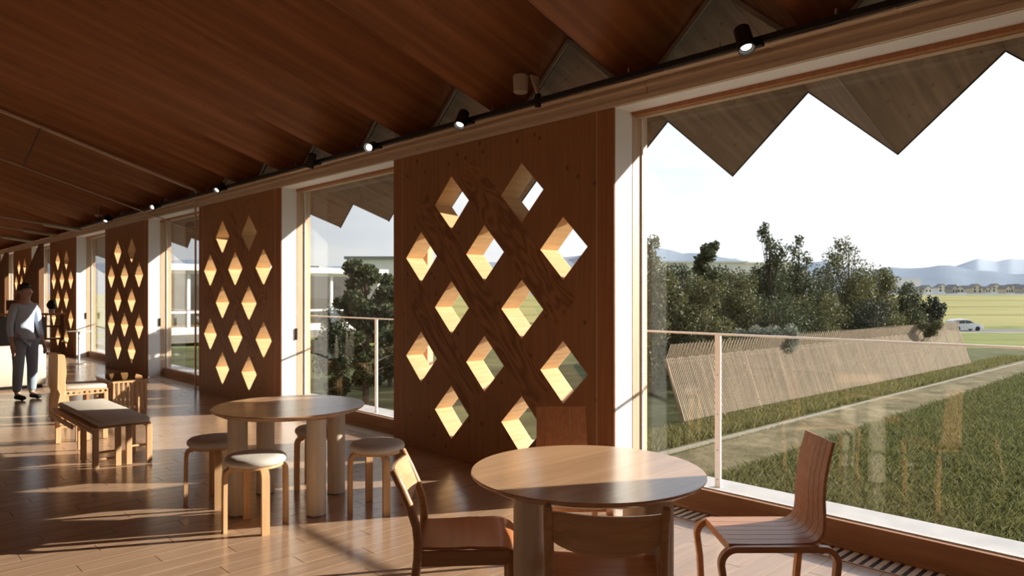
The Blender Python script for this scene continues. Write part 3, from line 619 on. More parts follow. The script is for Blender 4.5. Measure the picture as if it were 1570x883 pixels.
# ---- ceiling rods at the far end
for i, (yy, z, lab) in enumerate(((18.9, 3.0, 'nearest of the pale ceiling rods with a thick sleeve at the far left'), (21.3, 3.02, 'middle one of the pale ceiling rods with a thick sleeve at the far left'), (24.3, 3.02, 'farthest of the pale ceiling rods with a thick sleeve at the far left'))):
    t = thing('tie_rod', lab, 'rod', (4.13, yy, z), 0, 'pale tie rods below the far ceiling')
    B().sweep([(0, 0, .02), (-7, 0, .95)], .022, n=10).obj('rod', 'cream', t, smooth=True); B().sweep([(-.02, 0, .022), (-.75, 0, .12)], .05, n=14).obj('sleeve', 'cream', t, smooth=True)
# ---- track and spotlights
tr = thing('lighting_track', 'long black lighting track running along the timber beam', 'track', (4.06, 0, 3.055))
B().box(-.019, .019, -7.8, 20, 0, .036).obj('rail', 'black', tr)
B().box(.02, .085, -7.8, 33, -.012, -.004).obj('cable_tray', 'beam', tr)
clip = B().sweep([(0, 0, .034), (0, 0, .075)], .006, n=8).mesh('clip', 'cream', smooth=True); clip2 = B().box(.01, .10, -.008, .008, -.014, -.002).mesh('bracket', 'beam')
for k in range(38):
    if -7+k*.72 < 20: link('clip', clip, tr, (0.0, -7+k*.72, 0))
    link('bracket', clip2, tr, (0.0, -7.3+k*.72, 0))
def spotlight(y, aim, label):
    t = thing('spotlight', label, 'spotlight', (4.06, y, 3.055), 0, 'black spotlights on the track')
    B().box(-.022, .022, -.07, .07, -.022, .012).obj('adapter', 'black', t, bevel=.003)
    B().sweep([(-.02, 0, -.01), (-.06, 0, -.01)], .022, n=14).obj('swivel', 'black', t, smooth=True)
    d = Vector(aim).normalized(); R_ = d.to_track_quat('Z', 'Y').to_matrix().to_4x4(); o_ = Vector((-.085, -.0, -.012))-d*.03
    hd = B().lathe([(0, -.09), (.040, -.09), (.049, -.080), (.051, .06), (.052, .078), (.046, .079), (.038, .052), (0, .052)], 28).obj('head', 'black', t, smooth=True); hd.matrix_basis = Matrix.Translation(o_) @ R_
    le = B().lathe([(0, .054), (.032, .054), (.032, .056), (.018, .060), (0, .061)], 28).obj('lens', 'lamp', hd, smooth=True)
for y, aim, lab in ((2.141, (-.25, -.35, -.9), 'black spotlight with bright lens hanging above the large window, nearest of the row'),
    (4.84, (-.5, -.2, -.8), 'black spotlight pointing down above the big diamond lattice panel'),
    (6.31, (-.75, -.55, -.30), 'black spotlight above the left edge of the big lattice panel, lens facing the camera'),
    (7.58, (-.1, .30, -.85), 'black spotlight above the second window, turned away from the camera'),
    (10.32, (-.7, -.3, -.6), 'black spotlight above the second diamond lattice panel'),
    (13.2, (-.8, -.5, -.35), 'black spotlight above the third window, right of the smoke detector'),
    (16.2, (-.4, -.5, -.75), 'farthest black spotlight in the row, next to the smoke detector')):
    spotlight(y, aim, lab)
t = thing('smoke_detector', 'small round pale smoke detector below the far ceiling', 'detector', onZ(151, 329, 3.22))
B().lathe([(0, -.05), (.045, -.05), (.06, -.03), (.075, -.028), (.075, 0), (0, 0)], 24).obj('body', 'cream', t, smooth=True); B().lathe([(0, -.06), (.03, -.06), (.035, -.05), (0, -.05)], 16).obj('sensor', 'black', t, smooth=True)
B().lathe([(.008, 0), (.008, .5)], 8).obj('stem', 'cream', t, smooth=True)
# ---- small speaker on bracket
t = thing('wall_speaker', 'small beige box speaker on a triangular bracket above the lighting track', 'speaker', (4.05, 3.98, 3.10))
b = B().lathe([(0, .02), (.052, .02), (.058, .03), (.062, .155), (.055, .165), (0, .165)], 8, (-.13, 0.05, 0)).obj('speaker_box', 'cream', t, bevel=.004)
B().prism([(-.07, .165), (.02, .165), (.02, .02), (.008, .02), (-.055, .14)], -.012, .012, 'Y').obj('bracket', 'cream', t)
B().box(.0, .03, -.02, .02, -.075, .03).obj('clamp', 'black', t); B().sweep([(-.1, .05, .165), (-.06, .0, .185), (-.0, 0, .17), (.02, 0, .1)], .004, n=6).obj('cable', 'black', t)
# ---- the person: one skinned body, clothes as children
def skin_mesh(name, joints, edges, mat, sub=2, root=0):
    m = bpy.data.meshes.new(name); m.from_pydata([j[0] for j in joints], edges, []); o = bpy.data.objects.new(name, m); C.objects.link(o)
    sk = o.modifiers.new('s', 'SKIN'); sk.use_smooth_shade = True
    for i, j in enumerate(joints):
        r = j[1] if isinstance(j[1], tuple) else (j[1], j[1]); m.skin_vertices[0].data[i].radius = r; m.skin_vertices[0].data[i].use_root = (i == root)
    su = o.modifiers.new('u', 'SUBSURF'); su.levels = sub; su.render_levels = sub
    bpy.context.view_layer.update(); me = bpy.data.meshes.new_from_object(o.evaluated_get(bpy.context.evaluated_depsgraph_get())); bpy.data.objects.remove(o)
    me.materials.clear(); me.materials.append(M[mat]); me.name = name
    for p in me.polygons: p.use_smooth = True
    return me
def person():
    t = thing('person', 'person in a pale blue shirt and grey trousers standing in front of the cream sofa', 'person', (1.985, 12.4, 0), math.radians(205))
    J = [((0, 0, .93), (.11, .08)), ((0, 0, 1.08), (.09, .068)), ((0, .0, 1.28), (.11, .078)), ((0, -.01, 1.38), (.075, .06)), ((0, 0, 1.44), (.052, .052)), ((0, .02, 1.50), (.06, .07)), ((0, .03, 1.57), (.078, .095)), ((0, .02, 1.63), (.06, .07))]
    E_ = [(i, i+1) for i in range(7)]
    for s in (-1, 1):
        k = len(J); J += [((s*.14, 0, 1.36), .050), ((s*.18, 0, 1.25), .043), ((s*.21, -.01, 1.06), .036), ((s*.222, .05, .86), .028), ((s*.228, .07, .80), (.030, .020)), ((s*.232, .085, .75), (.032, .016))]
        E_ += [(3, k)]+[(k+i, k+i+1) for i in range(5)]
        for q, (dx, ln) in enumerate(((-.027, .062), (-.009, .072), (.009, .068), (.027, .052))):
            kk = len(J); J += [((s*.235+.0, .095+dx, .715), .0085), ((s*.232-s*.008, .105+dx, .715-ln), .007)]; E_ += [(k+5, kk), (kk, kk+1)]
        kk = len(J); J += [((s*.225, .125, .765), .010), ((s*.215, .14, .73), .008)]; E_ += [(k+4, kk), (kk, kk+1)]
        k = len(J); J += [((s*.085, 0, .86), .092), ((s*.095, .01, .66), .074), ((s*.10, .02, .48), .056), ((s*.105, 0, .28), .052), ((s*.105, -.01, .09), .036), ((s*.11, .06, .045), (.042, .032)), ((s*.115, .15, .03), (.04, .024))]
        E_ += [(0, k)]+[(k+i, k+i+1) for i in range(6)]
    link('body', skin_mesh('body', J, E_, 'skin'), t)
    Js = [((0, -.0, .84), (.150, .12)), ((0, 0, .92), (.138, .108)), ((0, 0, 1.08), (.122, .094)), ((0, .0, 1.28), (.142, .105)), ((0, -.01, 1.385), (.10, .08))]; Es = [(0, 1), (1, 2), (2, 3), (3, 4)]
    for s in (-1, 1):
        k = len(Js); Js += [((s*.145, 0, 1.36), .060), ((s*.185, 0, 1.25), .053), ((s*.212, -.01, 1.06), .046), ((s*.222, .04, .90), .038)]; Es += [(4, k)]+[(k+i, k+i+1) for i in range(3)]
    link('shirt', skin_mesh('shirt', Js, Es, 'blue'), t)
    Jt = [((0, 0, .93), (.142, .11))]; Et = []
    for s in (-1, 1):
        k = len(Jt); Jt += [((s*.088, 0, .84), .104), ((s*.097, .01, .66), .088), ((s*.102, .015, .48), .074), ((s*.106, 0, .28), .068), ((s*.108, -.01, .10), .058)]; Et += [(0, k)]+[(k+i, k+i+1) for i in range(4)]
    link('trousers', skin_mesh('trousers', Jt, Et, 'navy'), t)
    for s in (-1, 1): link('shoe', skin_mesh('shoe', [((s*.11, -.03, .045), (.045, .04)), ((s*.112, .06, .045), (.05, .04)), ((s*.118, .17, .035), (.042, .03))], [(0, 1), (1, 2)], 'rubber'), t)
    link('hair', skin_mesh('hair', [((0, -.035, 1.53), (.07, .06)), ((0, -.03, 1.60), (.088, .075)), ((0, .015, 1.655), (.082, .07)), ((0, .07, 1.645), (.06, .03))], [(0, 1), (1, 2), (2, 3)], 'hair'), t)
    for s in (-1, 1):
        B().lathe([(0, -.010), (.008, -.006), (.010, 0), (.008, .006), (0, .010)], 10, (s*.032, .118, 1.565)).obj('eye', 'ceramic', t, smooth=True)
        B().lathe([(0, -.028), (.012, -.02), (.016, 0), (.012, .02), (0, .028)], 8, (s*.083, .02, 1.56)).obj('ear', 'skin', t, smooth=True)
    B().add([(-.014, .118, 1.53), (.014, .118, 1.53), (0, .12, 1.575), (0, .146, 1.535)], [(0, 1, 3), (1, 2, 3), (2, 0, 3), (0, 2, 1)]).obj('nose', 'skin', t, smooth=True)
    B().sweep([(-.022, .116, 1.508), (0, .122, 1.506), (.022, .116, 1.508)], .005, n=6).obj('mouth', 'chairseat', t, smooth=True)
person()
# ================================================================== OUTDOORS
G = -0.6
Fd = Vector((_s, _c)); Rd = Vector((_c, -_s))
def terr(d):
    for (d0, z0), (d1, z1) in zip(TP, TP[1:]):
        if d <= d1: return z0+(z1-z0)*(d-d0)/(d1-d0)
    return TP[-1][1]
TP = [(-200, G), (28, G), (60, -2.2), (88, -3.35), (100, -3.35), (600, 1.1), (700, 1.2)]
def strip(name, d0, d1, mat, l0=-600, l1=900, dz=0., kind='structure', n=24):
    v = []; f = []; ds = sorted(set([d0, d1]+[d for d, _ in TP if d0 < d < d1])); ls = np.linspace(l0, l1, n)
    for d in ds:
        for l_ in ls: p = Fd*d+Rd*l_; v.append((p.x, p.y, terr(d)+dz))
    for i in range(len(ds)-1):
        for j in range(n-1): a = i*n+j; f.append((a, a+1, a+n+1, a+n))
    return B().add(v, f).obj(name, mat, kind=kind)
strip('ground', -150, 28, 'soil', -300, 300); strip('meadow', 28, 90.5, 'verge', -300, 300); strip('road', 90.5, 99, 'asphalt', -200, 300, .02); strip('road_verge', 99, 108, 'verge', -300, 400); strip('rice_field', 108, 610, 'rice')
for d0, w_ in ((150, 1.6), (215, 2.0), (330, 4)): strip('field_bank', d0, d0+w_, 'verge', -300, 700, .25)
B().box(5.4, 34, 4.25, 5.28, -.7, G+.03).obj('dirt_path', 'dirt', kind='structure')
kb = thing('path_kerb', 'thin pale concrete kerb between the dirt path and the fence', 'kerb', (7.0, 5.48, G), -.022)
for k in range(24): B().cbox(k*1.0+.001, k*1.0+1.0, -.035, .035, -.05, .04, .006).obj('kerb_stone', 'concrete', kb)
# ---- grass blades and weeds
def blades(name, mat, n, fx, hmin, hmax, w, lean=.5, label=None, cat='grass'):
    x, y = fx(n); n = len(x); h = rng.uniform(hmin, hmax, n); a = rng.uniform(0, 2*PI, n); l_ = rng.uniform(.1, lean, n)*h; b_ = rng.uniform(0, 2*PI, n)
    wx, wy = np.cos(a)*w/2, np.sin(a)*w/2; z = np.full(n, G)
    v = np.empty((n, 4, 3)); v[:, 0] = np.c_[x-wx, y-wy, z]; v[:, 1] = np.c_[x+wx, y+wy, z]
    v[:, 2] = np.c_[x+wx*.6+l_*np.cos(b_)*.4, y+wy*.6+l_*np.sin(b_)*.4, z+h*.6]; v[:, 3] = np.c_[x+l_*np.cos(b_), y+l_*np.sin(b_), z+h]
    idx = np.arange(n)[:, None]*4; f = np.concatenate([idx+[0, 1, 2], idx+[0, 2, 3]]).reshape(-1, 3)
    m = bpy.data.meshes.new(name); m.from_pydata(v.reshape(-1, 3).tolist(), [], f.tolist()); m.materials.append(M[mat])
    o = link(name, m, kind='stuff'); tag(o, label, cat); return o
def fx_lawn(n):
    x = 5.65+24*rng.random(n)**2.0; lo = np.minimum(.12*x-1.2, 2.8); y = lo+(4.3-lo)*rng.random(n); return x, y
blades('lawn_grass', 'blade', 170000, fx_lawn, .05, .13, .007, 1.0, 'green grass of the lawn beyond the window and deck')
def fx_lawn2(n):
    x = 5.7+20*rng.random(n); y = -9+8*rng.random(n); k_ = y < .12*x-1.25; return x[k_], y[k_]
blades('side_lawn_grass', 'blade', 26000, fx_lawn2, .06, .14, .012, 1.0, 'lawn grass along the deck past the right edge of the large window')
def fx_path(n):
    x = 6+24*rng.random(n)**1.5; y = 4.25+1.15*rng.random(n); return x, y
blades('path_grass', 'weed', 16000, fx_path, .02, .05, .006, 1., 'sparse dry grass tufts growing on the dirt path')
def fx_weed(n):
    x = 6.5+22*rng.random(n)**1.4; y = 5.62-(x-7)*.02+.75*rng.random(n); return x, y
blades('verge_weeds', 'weed', 42000, fx_weed, .04, .15, .009, .7, 'yellow green weeds growing along the foot of the slatted fence')
def fx_far(n):
    x = 26+26*rng.random(n)**1.5; y = 3.+12*rng.random(n)*(x/50); return x, y
# ---- slatted fence
def onX(px, py, X): r = ray(px, py); t_ = X/r.x; return Vector((X, r.y*t_, CAMZ+r.z*t_))
XL = onZ(1052, 658, G).x; XR = onZ(1491, 562, G).x
LB, LM, LT = onX(1050.5, 646, XL), onX(1022.4, 550, XL), onX(1030.6, 528, XL)
RB, RM, RT = onX(1489, 557, XR), onX(1470, 504.5, XR), onX(1471.5, 492.5, XR)
fence = thing('slatted_fence', 'long leaning fence of thin weathered slats with a bent-over top, crossing the lawn edge', 'fence')
NS = 300; ln0 = (LM-LB).length; sl_m = B().box(-.011, .011, -.003, .003, 0, 1).mesh('slat', 'fence')
up_b = B()
for k in range(NS):
    u = k/(NS-1)
    u_m = u + (0)
    a, m_, t_ = LB.lerp(RB, u), LM.lerp(RM, u), LT.lerp(RT, u)
    a = a+Vector((0, .02*math.sin(u*9), 0)); 
    d = m_-a; o = link('slat', sl_m, fence, a); q = d.to_track_quat('Z', 'Y'); o.rotation_mode = 'QUATERNION'; o.rotation_quaternion = q; o.scale = (1, 1, d.length*(1+.012*math.sin(k*7.3)))
    jit = .02*math.sin(k*3.1)
    up_b.beam(m_+Vector((0, .02, -.03)), t_+Vector((0, .02, jit)), .020, .006, up=(0, 1, 0))
up_b.obj('upper_slat_row', 'fence', fence, kind='stuff')
for z_, A, B2 in ((.12, LB, RB), (.55, None, None), (.94, None, None)):
    A = LB.lerp(LM, z_)+Vector((0, .035, -.01)); B2 = RB.lerp(RM, z_)+Vector((0, .035, -.01)); B().beam(A, B2, .02, .03).obj('rail', 'bark_and_rail_shade', fence)  # rails take the dark bark colour as painted shade behind the slats
for k in range(13):
    u = k/12; a, m_ = LB.lerp(RB, u), LM.lerp(RM, u); d = (m_-a); f_ = a-d*((a.z-G)/d.z)
    B().beam(f_+Vector((0, .03, -.08)), m_+Vector((0, .03, 0)), .025, .035, up=(0, 1, 0)).obj('post', 'fence', fence)
    if k: B().beam(a.lerp(m_, .7)+Vector((.0, .05, 0)), Vector((a.x+.15, a.y+.75, G-.05)), .03, .04).obj('prop', 'fence', fence)
# ---- foliage
def leaves(b_, blobs, size, n):
    tot = sum(r[1]**2 for r in blobs); V = []; 
    for c, r, sq in blobs:
        k = max(20, int(n*r*r/tot)); d = rng.normal(size=(k, 3)); d /= np.linalg.norm(d, axis=1)[:, None]
        rad = r*rng.random(k)**.45; p = np.array(c)+d*rad[:, None]*np.array([1, 1, sq])
        a = rng.normal(size=(k, 3)); a /= np.linalg.norm(a, axis=1)[:, None]; t_ = rng.normal(size=(k, 3)); bb = np.cross(a, t_); bb /= np.linalg.norm(bb, axis=1)[:, None]
        s = size*rng.uniform(.6, 1.3, k)[:, None]
        V.append(np.stack([p-a*s*.5, p+bb*s*.26-a*s*.05, p+a*s*.5, p-bb*s*.26-a*s*.05], 1))
    return np.concatenate(V).reshape(-1, 3)
def leafobj(name, V, mat, parent):
    n = len(V)//4; m = bpy.data.meshes.new(name); f = (np.arange(n)[:, None]*4+[0, 1, 2, 3]).tolist(); m.from_pydata(V.tolist(), [], f); m.materials.append(M[mat]); return link(name, m, parent, kind='stuff')
def tree(px, D, ytop, wpx, style, mat, label, size=.07, n=6000, low=None, name='tree', group='trees and shrubs behind the slatted fence', cat='tree', base=G):
    p = atD(px, 451, D); H_ = CAMZ+(451-ytop)*D/_f-base; Wd = wpx*D/_f/2*1.25; n = int(n*(1.9 if style != 'spire' else 1.35))
    t = thing(name, label, cat, (p.x, p.y, base), 0, group); rr = random.Random(int(px*7+ytop))
    blobs = []; br = B(); top = Vector((0, 0, H_*.93)); lo = low if low is not None else .12
    nt = 3 if style != 'round' else 2
    for k in range(nt):
        a = rr.uniform(0, 2*PI); e_ = Vector((math.cos(a)*Wd*.4, math.sin(a)*Wd*.4, H_*rr.uniform(.7, .95))) if k else top
        mid_ = Vector((e_.x*.3+rr.uniform(-.05, .05), e_.y*.3, e_.z*.45)); br.sweep([(0, 0, -.05), mid_, e_], [.035+.006*H_, .025, .008], n=7)
    m = {'spire': 40, 'round': 22, 'bush': 26}[style]
    for k in range(m):
        u = (k+.5)/m; z = H_*(lo+(1-lo)*u)
        if style == 'spire': w_ = Wd*(1.0 if u < .5 else 1-(u-.5)/.5*.62)
        elif style == 'round': w_ = Wd*(1.0 if u < .8 else .8)
        else: w_ = Wd*(1-.45*u*u)
        a = rr.uniform(0, 2*PI); q = math.sqrt(rr.random())*.8*w_; r = max(.12, w_*rr.uniform(.35, .55)) if style != 'spire' else max(.12, w_*rr.uniform(.3, .5))
        z = min(z, H_-r*.8); c = (math.cos(a)*q, math.sin(a)*q, z); blobs.append((c, r, 1.0 if style == 'round' else 1.3))
        br.sweep([(0, 0, z*.55), (c[0]*.5, c[1]*.5, z*.8), c], [.015, .010, .004], n=5)
    br.obj('trunk_and_branches', 'bark_and_rail_shade', t, smooth=True); leafobj('foliage', leaves(None, blobs, size, n), mat, t); return t
T_ = [(1000, 15.0, 362, 92, 'spire', 'leaf2', 'tall olive green tree at the left edge of the large window, beside the frame', .075, 7000),
      (1044, 16.5, 408, 66, 'bush', 'leaf1', 'dark shrub between the leftmost tall tree and the round-topped one', .06, 6000),
      (1080, 17.5, 371, 46, 'round', 'leaf1', 'round-topped tree with large leaves standing out against the hills', .12, 2600),
      (1078, 15.5, 428, 96, 'bush', 'leaf2', 'broad bush below the round-topped tree behind the left part of the fence', .06, 8000),
      (1130, 17., 416, 76, 'bush', 'leaf2', 'brownish green bush left of the tallest tree', .06, 7000),
      (1180, 19., 344, 62, 'spire', 'leaf1', 'tallest airy tree with a pointed top, centre of the row behind the fence', .085, 5200),
      (1224, 19.5, 362, 56, 'spire', 'leaf1', 'airy pointed tree directly right of the tallest tree', .085, 4200),
      (1186, 17.2, 458, 120, 'bush', 'leaf1', 'low dark bush at the feet of the two tallest trees', .06, 9000),
      (1262, 20.5, 408, 44, 'spire', 'leaf1', 'slim dark shrub between the airy trees and the willowy one', .07, 4500),
      (1302, 21.5, 364, 84, 'spire', 'leaf2', 'wide willowy olive tree, right-hand one of the tall trees', .075, 9000),
      (1255, 18.6, 452, 90, 'bush', 'leaf2', 'low olive bush behind the middle of the fence', .06, 6500),
      (1352, 23., 412, 62, 'bush', 'leaf2', 'bush with reddish green leaves right of the willowy tree', .07, 6000),
      (1340, 20.4, 462, 76, 'bush', 'leaf3', 'low blue green bush under the right-hand trees', .06, 5000),
      (1392, 24.5, 434, 50, 'bush', 'leaf1', 'dark bush next to the pine at the right end of the row', .07, 5000)]
for a in T_: tree(*a)
for i_, (px_, D_, yt_, lab_) in enumerate(((1010, 18.5, 425, 'dark hedge bush behind the leftmost tall tree'), (1100, 20, 412, 'dark hedge bush behind the round-topped tree'), (1160, 21.5, 418, 'dark hedge bush behind the tallest tree'), (1240, 23, 414, 'dark hedge bush behind the airy pointed tree'), (1325, 25, 420, 'dark hedge bush behind the willowy tree'))):
    tree(px_, D_, yt_, 105, 'bush', 'leaf1', lab_, .10, 5000)
# pine with upright tufted shoots
p = atD(1425, 451, 25.5); t = thing('pine_tree', 'small pine with upturned tufted shoots at the right end of the tree row', 'tree', (p.x, p.y, G), 0, 'trees and shrubs behind the slatted fence')
br = B(); rr = random.Random(5); tips = []
for k in range(16):
    a = rr.uniform(0, 2*PI); z = .4+1.25*rr.random(); r = .25+.55*rr.random(); mid_ = Vector((math.cos(a)*r*.7, math.sin(a)*r*.7, z)); e_ = Vector((math.cos(a)*r, math.sin(a)*r, z+.32)); br.sweep([(0, 0, z*.7), mid_, e_], [.03, .02, .012], n=6); tips += [mid_, mid_.lerp(e_, .5), e_]
br.sweep([(0, 0, -.05), (.03, 0, .9), (0, 0, 1.9)], [.06, .045, .015], n=8); tips += [Vector((0, 0, 1.6)), Vector((0, 0, 1.9))]
br.obj('trunk_and_branches', 'bark_and_rail_shade', t, smooth=True)
leafobj('foliage', leaves(None, [(tuple(q), .13, 1.6) for q in tips], .09, 7000), 'leaf3', t)
# silvery shrub hanging over the fence, second tuft, tree outside the second window
def shrub(px, py, D, blobs_px, mat, label, size, n, grp='shrubs spilling over the fence'):
    p = atD(px, 451, D); t = thing('shrub', label, 'shrub', (p.x, p.y, G), 0, grp); bl = []; br = B()
    for (x_, y_, r) in blobs_px:
        c = atD(x_, y_, D)-Vector((p.x, p.y, G)); bl.append((tuple(c), r*D/_f, 1.0)); br.sweep([(0, .35, 0), (c.x*.5, .3+c.y*.5, c.z*.6), tuple(c)], [.02, .012, .005], n=5)
    br.obj('stems', 'bark_and_rail_shade', t, smooth=True); leafobj('foliage', leaves(None, bl, size, n), mat, t); return t
M['leafs'] = leafmat('silvery leaves', (.10, .12, .08, 1), (.34, .36, .30, 1))
shrub(1180, 520, 14.2, [(1150, 520, 12), (1170, 528, 16), (1190, 534, 18), (1206, 528, 16), (1218, 518, 12), (1185, 515, 18), (1160, 512, 14), (1212, 508, 12), (1135, 512, 10)], 'leafs', 'silvery shrub spilling over the middle of the slatted fence', .05, 5200)
shrub(1425, 505, 18.8, [(1415, 500, 8), (1428, 503, 9), (1438, 498, 8), (1422, 512, 7), (1432, 510, 6)], 'leaf2', 'small leafy shrub spilling over the right end of the slatted fence', .05, 2200)
p = atD(560, 451, 13.6)
t = thing('broadleaf_tree', 'dark broadleaf tree standing outside the second window, left of the big lattice panel', 'tree', (p.x, p.y, G)); rr = random.Random(11); bl = []; br = B(); br.sweep([(0, 0, -.05), (.05, 0, 1.0), (0, 0, 2.5)], [.07, .05, .02], n=8)
for k in range(46):
    z = .35+2.35*(k+.5)/46; wmax = (.95 if z < 2.1 else .95-(z-2.1)*1.1)*(1 if z > .7 else .75); a = rr.uniform(0, 2*PI); q = wmax*math.sqrt(rr.random()); c = (math.cos(a)*q, math.sin(a)*q, z); bl.append((c, rr.uniform(.16, .26), .8)); br.sweep([(0, 0, z*.75), (c[0]*.5, c[1]*.5, z*.92), c], [.02, .012, .005], n=5)
br.obj('trunk_and_branches', 'bark_and_rail_shade', t, smooth=True); leafobj('foliage', leaves(None, bl, .10, 15000), 'leaf1', t)
tree(520, 17.5, 470, 60, 'bush', 'leaf1', 'low dark shrub left of the broadleaf tree outside the second window', .08, 3000, group='shrubs outside the second window')
tree(598, 16.5, 440, 50, 'bush', 'leaf2', 'low green shrub right of the broadleaf tree outside the second window', .08, 3000, group='shrubs outside the second window')
# ---- white wing of the building seen through the left windows
wg = thing('building_wing', 'low white glazed building wing with flat roof seen through the left-hand windows', 'building', (11.6, 38.6, G))
B().box(-.2, 13.6, -.7, 8, 3.40, 3.62).obj('roof_slab', 'wingwall', wg); B().box(-.2, 13.6, -.78, -.7, 3.36, 3.68).obj('fascia', 'whitemetal', wg)
B().box(0, 13.4, 0, .2, 0, .40).obj('base_wall', 'wingwall', wg); B().box(0, 13.4, 7.8, 7.95, 0, 3.4).obj('rear_wall', 'wingwall', wg); B().box(0, .1, .2, 7.8, 0, 3.4).box(13.3, 13.4, .2, 7.8, 0, 3.4).obj('side_wall', 'wingwall', wg); B().box(.1, 13.3, .2, 7.8, .3, .35).obj('inner_floor', 'frame', wg)
for k in range(9):
    x_ = k*1.66; B().box(x_, x_+.16, -.03, .15, .40, 3.4).obj('mullion', 'whitemetal', wg)
    if k < 8:
        B().box(x_+.16, x_+1.66, .0, .1, 1.12, 1.24).box(x_+.16, x_+1.66, 0, .1, 3.2, 3.4).obj('window_bar', 'whitemetal', wg)
        B().box(x_+.16, x_+1.66, .04, .05, .40, 3.2).obj('window_pane', 'glass', wg)
B().box(8, 26, 33, 38.5, -.65, G+.02).obj('paving', 'concrete', kind='structure')
def far_building(px, D, ytop, w, h, dep, label, roofmat='houseroof', gable=True, wall='housewall', rz=None, group='houses beyond the rice field'):
    p = atD(px, ytop, D); base = p.z-h; t = thing('house' if gable else 'flat_roofed_building', label, 'house' if gable else 'building', (p.x, p.y, base), -PHI+(rz or 0), group)
    e_ = h*.62 if gable else h
    if gable:
        B().prism([(-w/2, 0), (w/2, 0), (w/2, e_), (0, h-.12), (-w/2, e_)], -dep/2, dep/2, 'Y').obj('wall', wall, t)
        rf = B()
        for s in (-1, 1): rf.add([(s*(w/2+.5), -dep/2-.5, e_-.35), (0, -dep/2-.5, h-.1), (0, dep/2+.5, h-.1), (s*(w/2+.5), dep/2+.5, e_-.35), (s*(w/2+.5), -dep/2-.5, e_-.1), (0, -dep/2-.5, h+.15), (0, dep/2+.5, h+.15), (s*(w/2+.5), dep/2+.5, e_-.1)], [(0, 1, 2, 3), (7, 6, 5, 4), (0, 4, 5, 1), (1, 5, 6, 2), (2, 6, 7, 3), (3, 7, 4, 0)])
        rf.obj('roof', roofmat, t)
    else:
        B().box(-w/2, w/2, -dep/2, dep/2, 0, h).obj('wall', wall, t); B().box(-w/2-.3, w/2+.3, -dep/2-.3, dep/2+.3, h-.1, h+.15).obj('roof', roofmat, t)
    nw = 0 if 'long low' in group else max(2, int(w/3.5))
    for k in range(nw):
        for z in ((.9, 1.9), (3.6, 1.3)) if h > 5 else ((1, 1.2),):
            if z[0]+z[1] < e_+.3: xw = -w/2+w*(k+.5)/nw; B().box(xw-.8, xw+.8, -dep/2-.05, -dep/2, z[0], z[0]+z[1]).obj('window', 'housewin', t)
    return t
far_building(1381, 640, 427, 28, 14, 14, 'large white flat-roofed building left of the houses beyond the field', 'wingwall', False, 'wingwall')
HS = [(1404, 440, 13, 0, 'leftmost grey gabled house beyond the field, right of the white building'), (1418, 438, 12, .5, 'pale house with grey roof second from the left beyond the field'), (1442, 436, 14, 0, 'broad grey house with gable towards the field, third from the left'),
      (1459, 437, 8, .3, 'narrow white house right of the broad grey gabled one'), (1470, 439, 8, -.4, 'small white house with steep roof in the middle of the row'), (1480, 438.5, 10, .6, 'low dark-roofed house in the middle of the row'), (1494, 436, 13, 0, 'beige gabled house right of the middle of the row'),
      (1509, 440, 9, .5, 'dark small house between two beige gabled houses'), (1524, 435.5, 15, 0, 'largest beige gabled house in the right part of the row'), (1540, 438, 8, .4, 'narrow white house right of the largest beige one'), (1549, 436.5, 9, .2, 'dark red-brown house near the right edge of the window'), (1558, 436, 5, 0, 'slim white house near the right edge of the window'), (1567, 437, 10, .3, 'dark house at the right edge of the window')]
for i_, (px, yt, w, rz_, lab) in enumerate(HS):
    w = w*.62; far_building(px, 560+28*(i_ % 3), yt-.5, w, (450-yt)*580/_f, 7, lab, rz=rz_*.6, wall='housebeige' if 'beige' in lab else 'housegrey' if ('dark' in lab or 'grey g' in lab) else 'housewall')
far_building(1060, 120, 404, 15, 3.6, 10, 'long low white-roofed building hidden behind the trees', 'wingwall', False, 'wingwall', group='long low buildings behind trees')
far_building(1150, 140, 405, 13, 3.6, 10, 'second long low white-roofed building behind the tallest tree', 'wingwall', False, 'wingwall', group='long low buildings behind trees')
far_building(583, 70, 398, 5.0, 4.3, 6, 'grey flat-roofed building behind the broadleaf tree at the second window', 'houseroof', False, 'wingwall', group='buildings seen through the second window')
far_building(478, 90, 411, 3.0, 4.5, 6, 'pale flat-roofed building beyond the white wing, at the left of the second window', 'houseroof', False, 'wingwall', group='buildings seen through the second window')
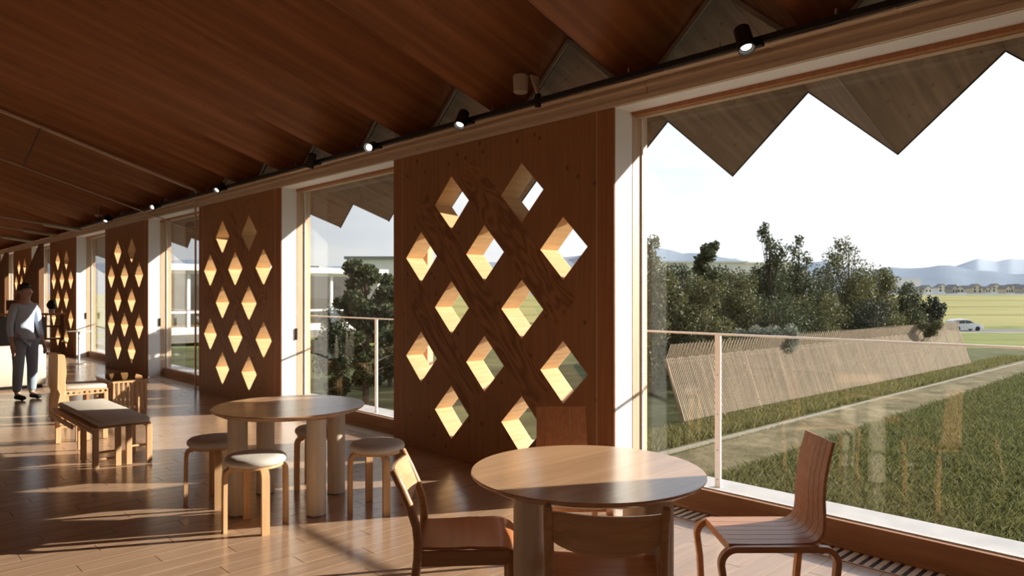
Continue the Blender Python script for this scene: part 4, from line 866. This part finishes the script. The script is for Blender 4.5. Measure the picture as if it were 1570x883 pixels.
# ---- hills
def hills(name, D, pts, mat):
    v = []; n = 260; xs = np.linspace(pts[0][0], pts[-1][0], n); ys = np.interp(xs, [p[0] for p in pts], [p[1] for p in pts])
    ys = ys+.8*np.sin(xs/17.)+.4*np.sin(xs/7.3+1)
    for r_, (dd, k) in enumerate(((-.25, 0), (-.12, .45), (0, 1), (.15, .4), (.3, 0))):
        for x_, y_ in zip(xs, ys):
            p = atD(x_, y_, D); q = atD(x_, 451, D*(1+dd)); v.append((q.x, q.y, -20+(p.z+20)*k*(1+.03*math.sin(x_/31+r_*2))))
    f = [(r_*n+j, r_*n+j+1, (r_+1)*n+j+1, (r_+1)*n+j) for r_ in range(4) for j in range(n-1)]
    return B().add(v, f).obj(name, mat, smooth=True, kind='structure')
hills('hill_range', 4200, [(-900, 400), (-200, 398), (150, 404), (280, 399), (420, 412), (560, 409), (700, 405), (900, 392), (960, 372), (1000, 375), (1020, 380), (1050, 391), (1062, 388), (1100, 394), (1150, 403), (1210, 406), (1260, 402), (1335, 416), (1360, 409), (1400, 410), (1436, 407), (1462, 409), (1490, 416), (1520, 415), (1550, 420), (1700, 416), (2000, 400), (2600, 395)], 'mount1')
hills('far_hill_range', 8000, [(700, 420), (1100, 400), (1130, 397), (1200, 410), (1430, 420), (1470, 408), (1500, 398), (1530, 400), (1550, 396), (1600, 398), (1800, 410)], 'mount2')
# ---- car on the road
t = thing('car', 'small white car with rounded nose parked on the road behind the fence end', 'car', (0, 0, 0)); p = atD(1478, 451, 95); t.location = (p.x, p.y, -3.33); t.rotation_euler = (0, 0, -PHI)
pr = [(-2.05, .35), (-2.1, .8), (-2.0, 1.3), (-1.5, 1.52), (-.3, 1.56), (.35, 1.45), (1.15, .98), (1.75, .86), (2.08, .62), (2.1, .32), (1.7, .25), (-1.8, .25)]
b = B(); rings = []
for y, k_ in ((-.84, .86), (-.80, .97), (-.6, 1.0), (.6, 1.0), (.80, .97), (.84, .86)): rings.append([(x_*(.97 if abs(y) > .82 else 1), y*(1 if z_ < 1.0 else .86), .25+(z_-.25)*k_) for x_, z_ in pr])
n = len(pr); v = [q for r_ in rings for q in r_]; f = [(i*n+j, i*n+(j+1) % n, (i+1)*n+(j+1) % n, (i+1)*n+j) for i in range(5) for j in range(n)]+[tuple(range(n-1, -1, -1)), tuple(range(5*n, 6*n))]
b.add(v, f).obj('body', 'carpaint', t, smooth=True)
B().prism([(-1.55, .98), (-1.5, 1.32), (-.35, 1.40), (-.35, .98)], -.80, -.74, 'Y').prism([(-.25, .98), (-.25, 1.40), (.30, 1.33), (.95, .98)], -.80, -.74, 'Y').obj('side_window', 'housewin', t)
for x_ in (-1.3, 1.3):
    for y in (-.80, .66): q = B().lathe([(0, 0), (.30, 0), (.32, .03), (.32, .14), (0, .14)], 20).obj('wheel', 'rubber', t, smooth=True); q.rotation_euler = (-PI/2, 0, 0); q.location = (x_, y-.04, .31)
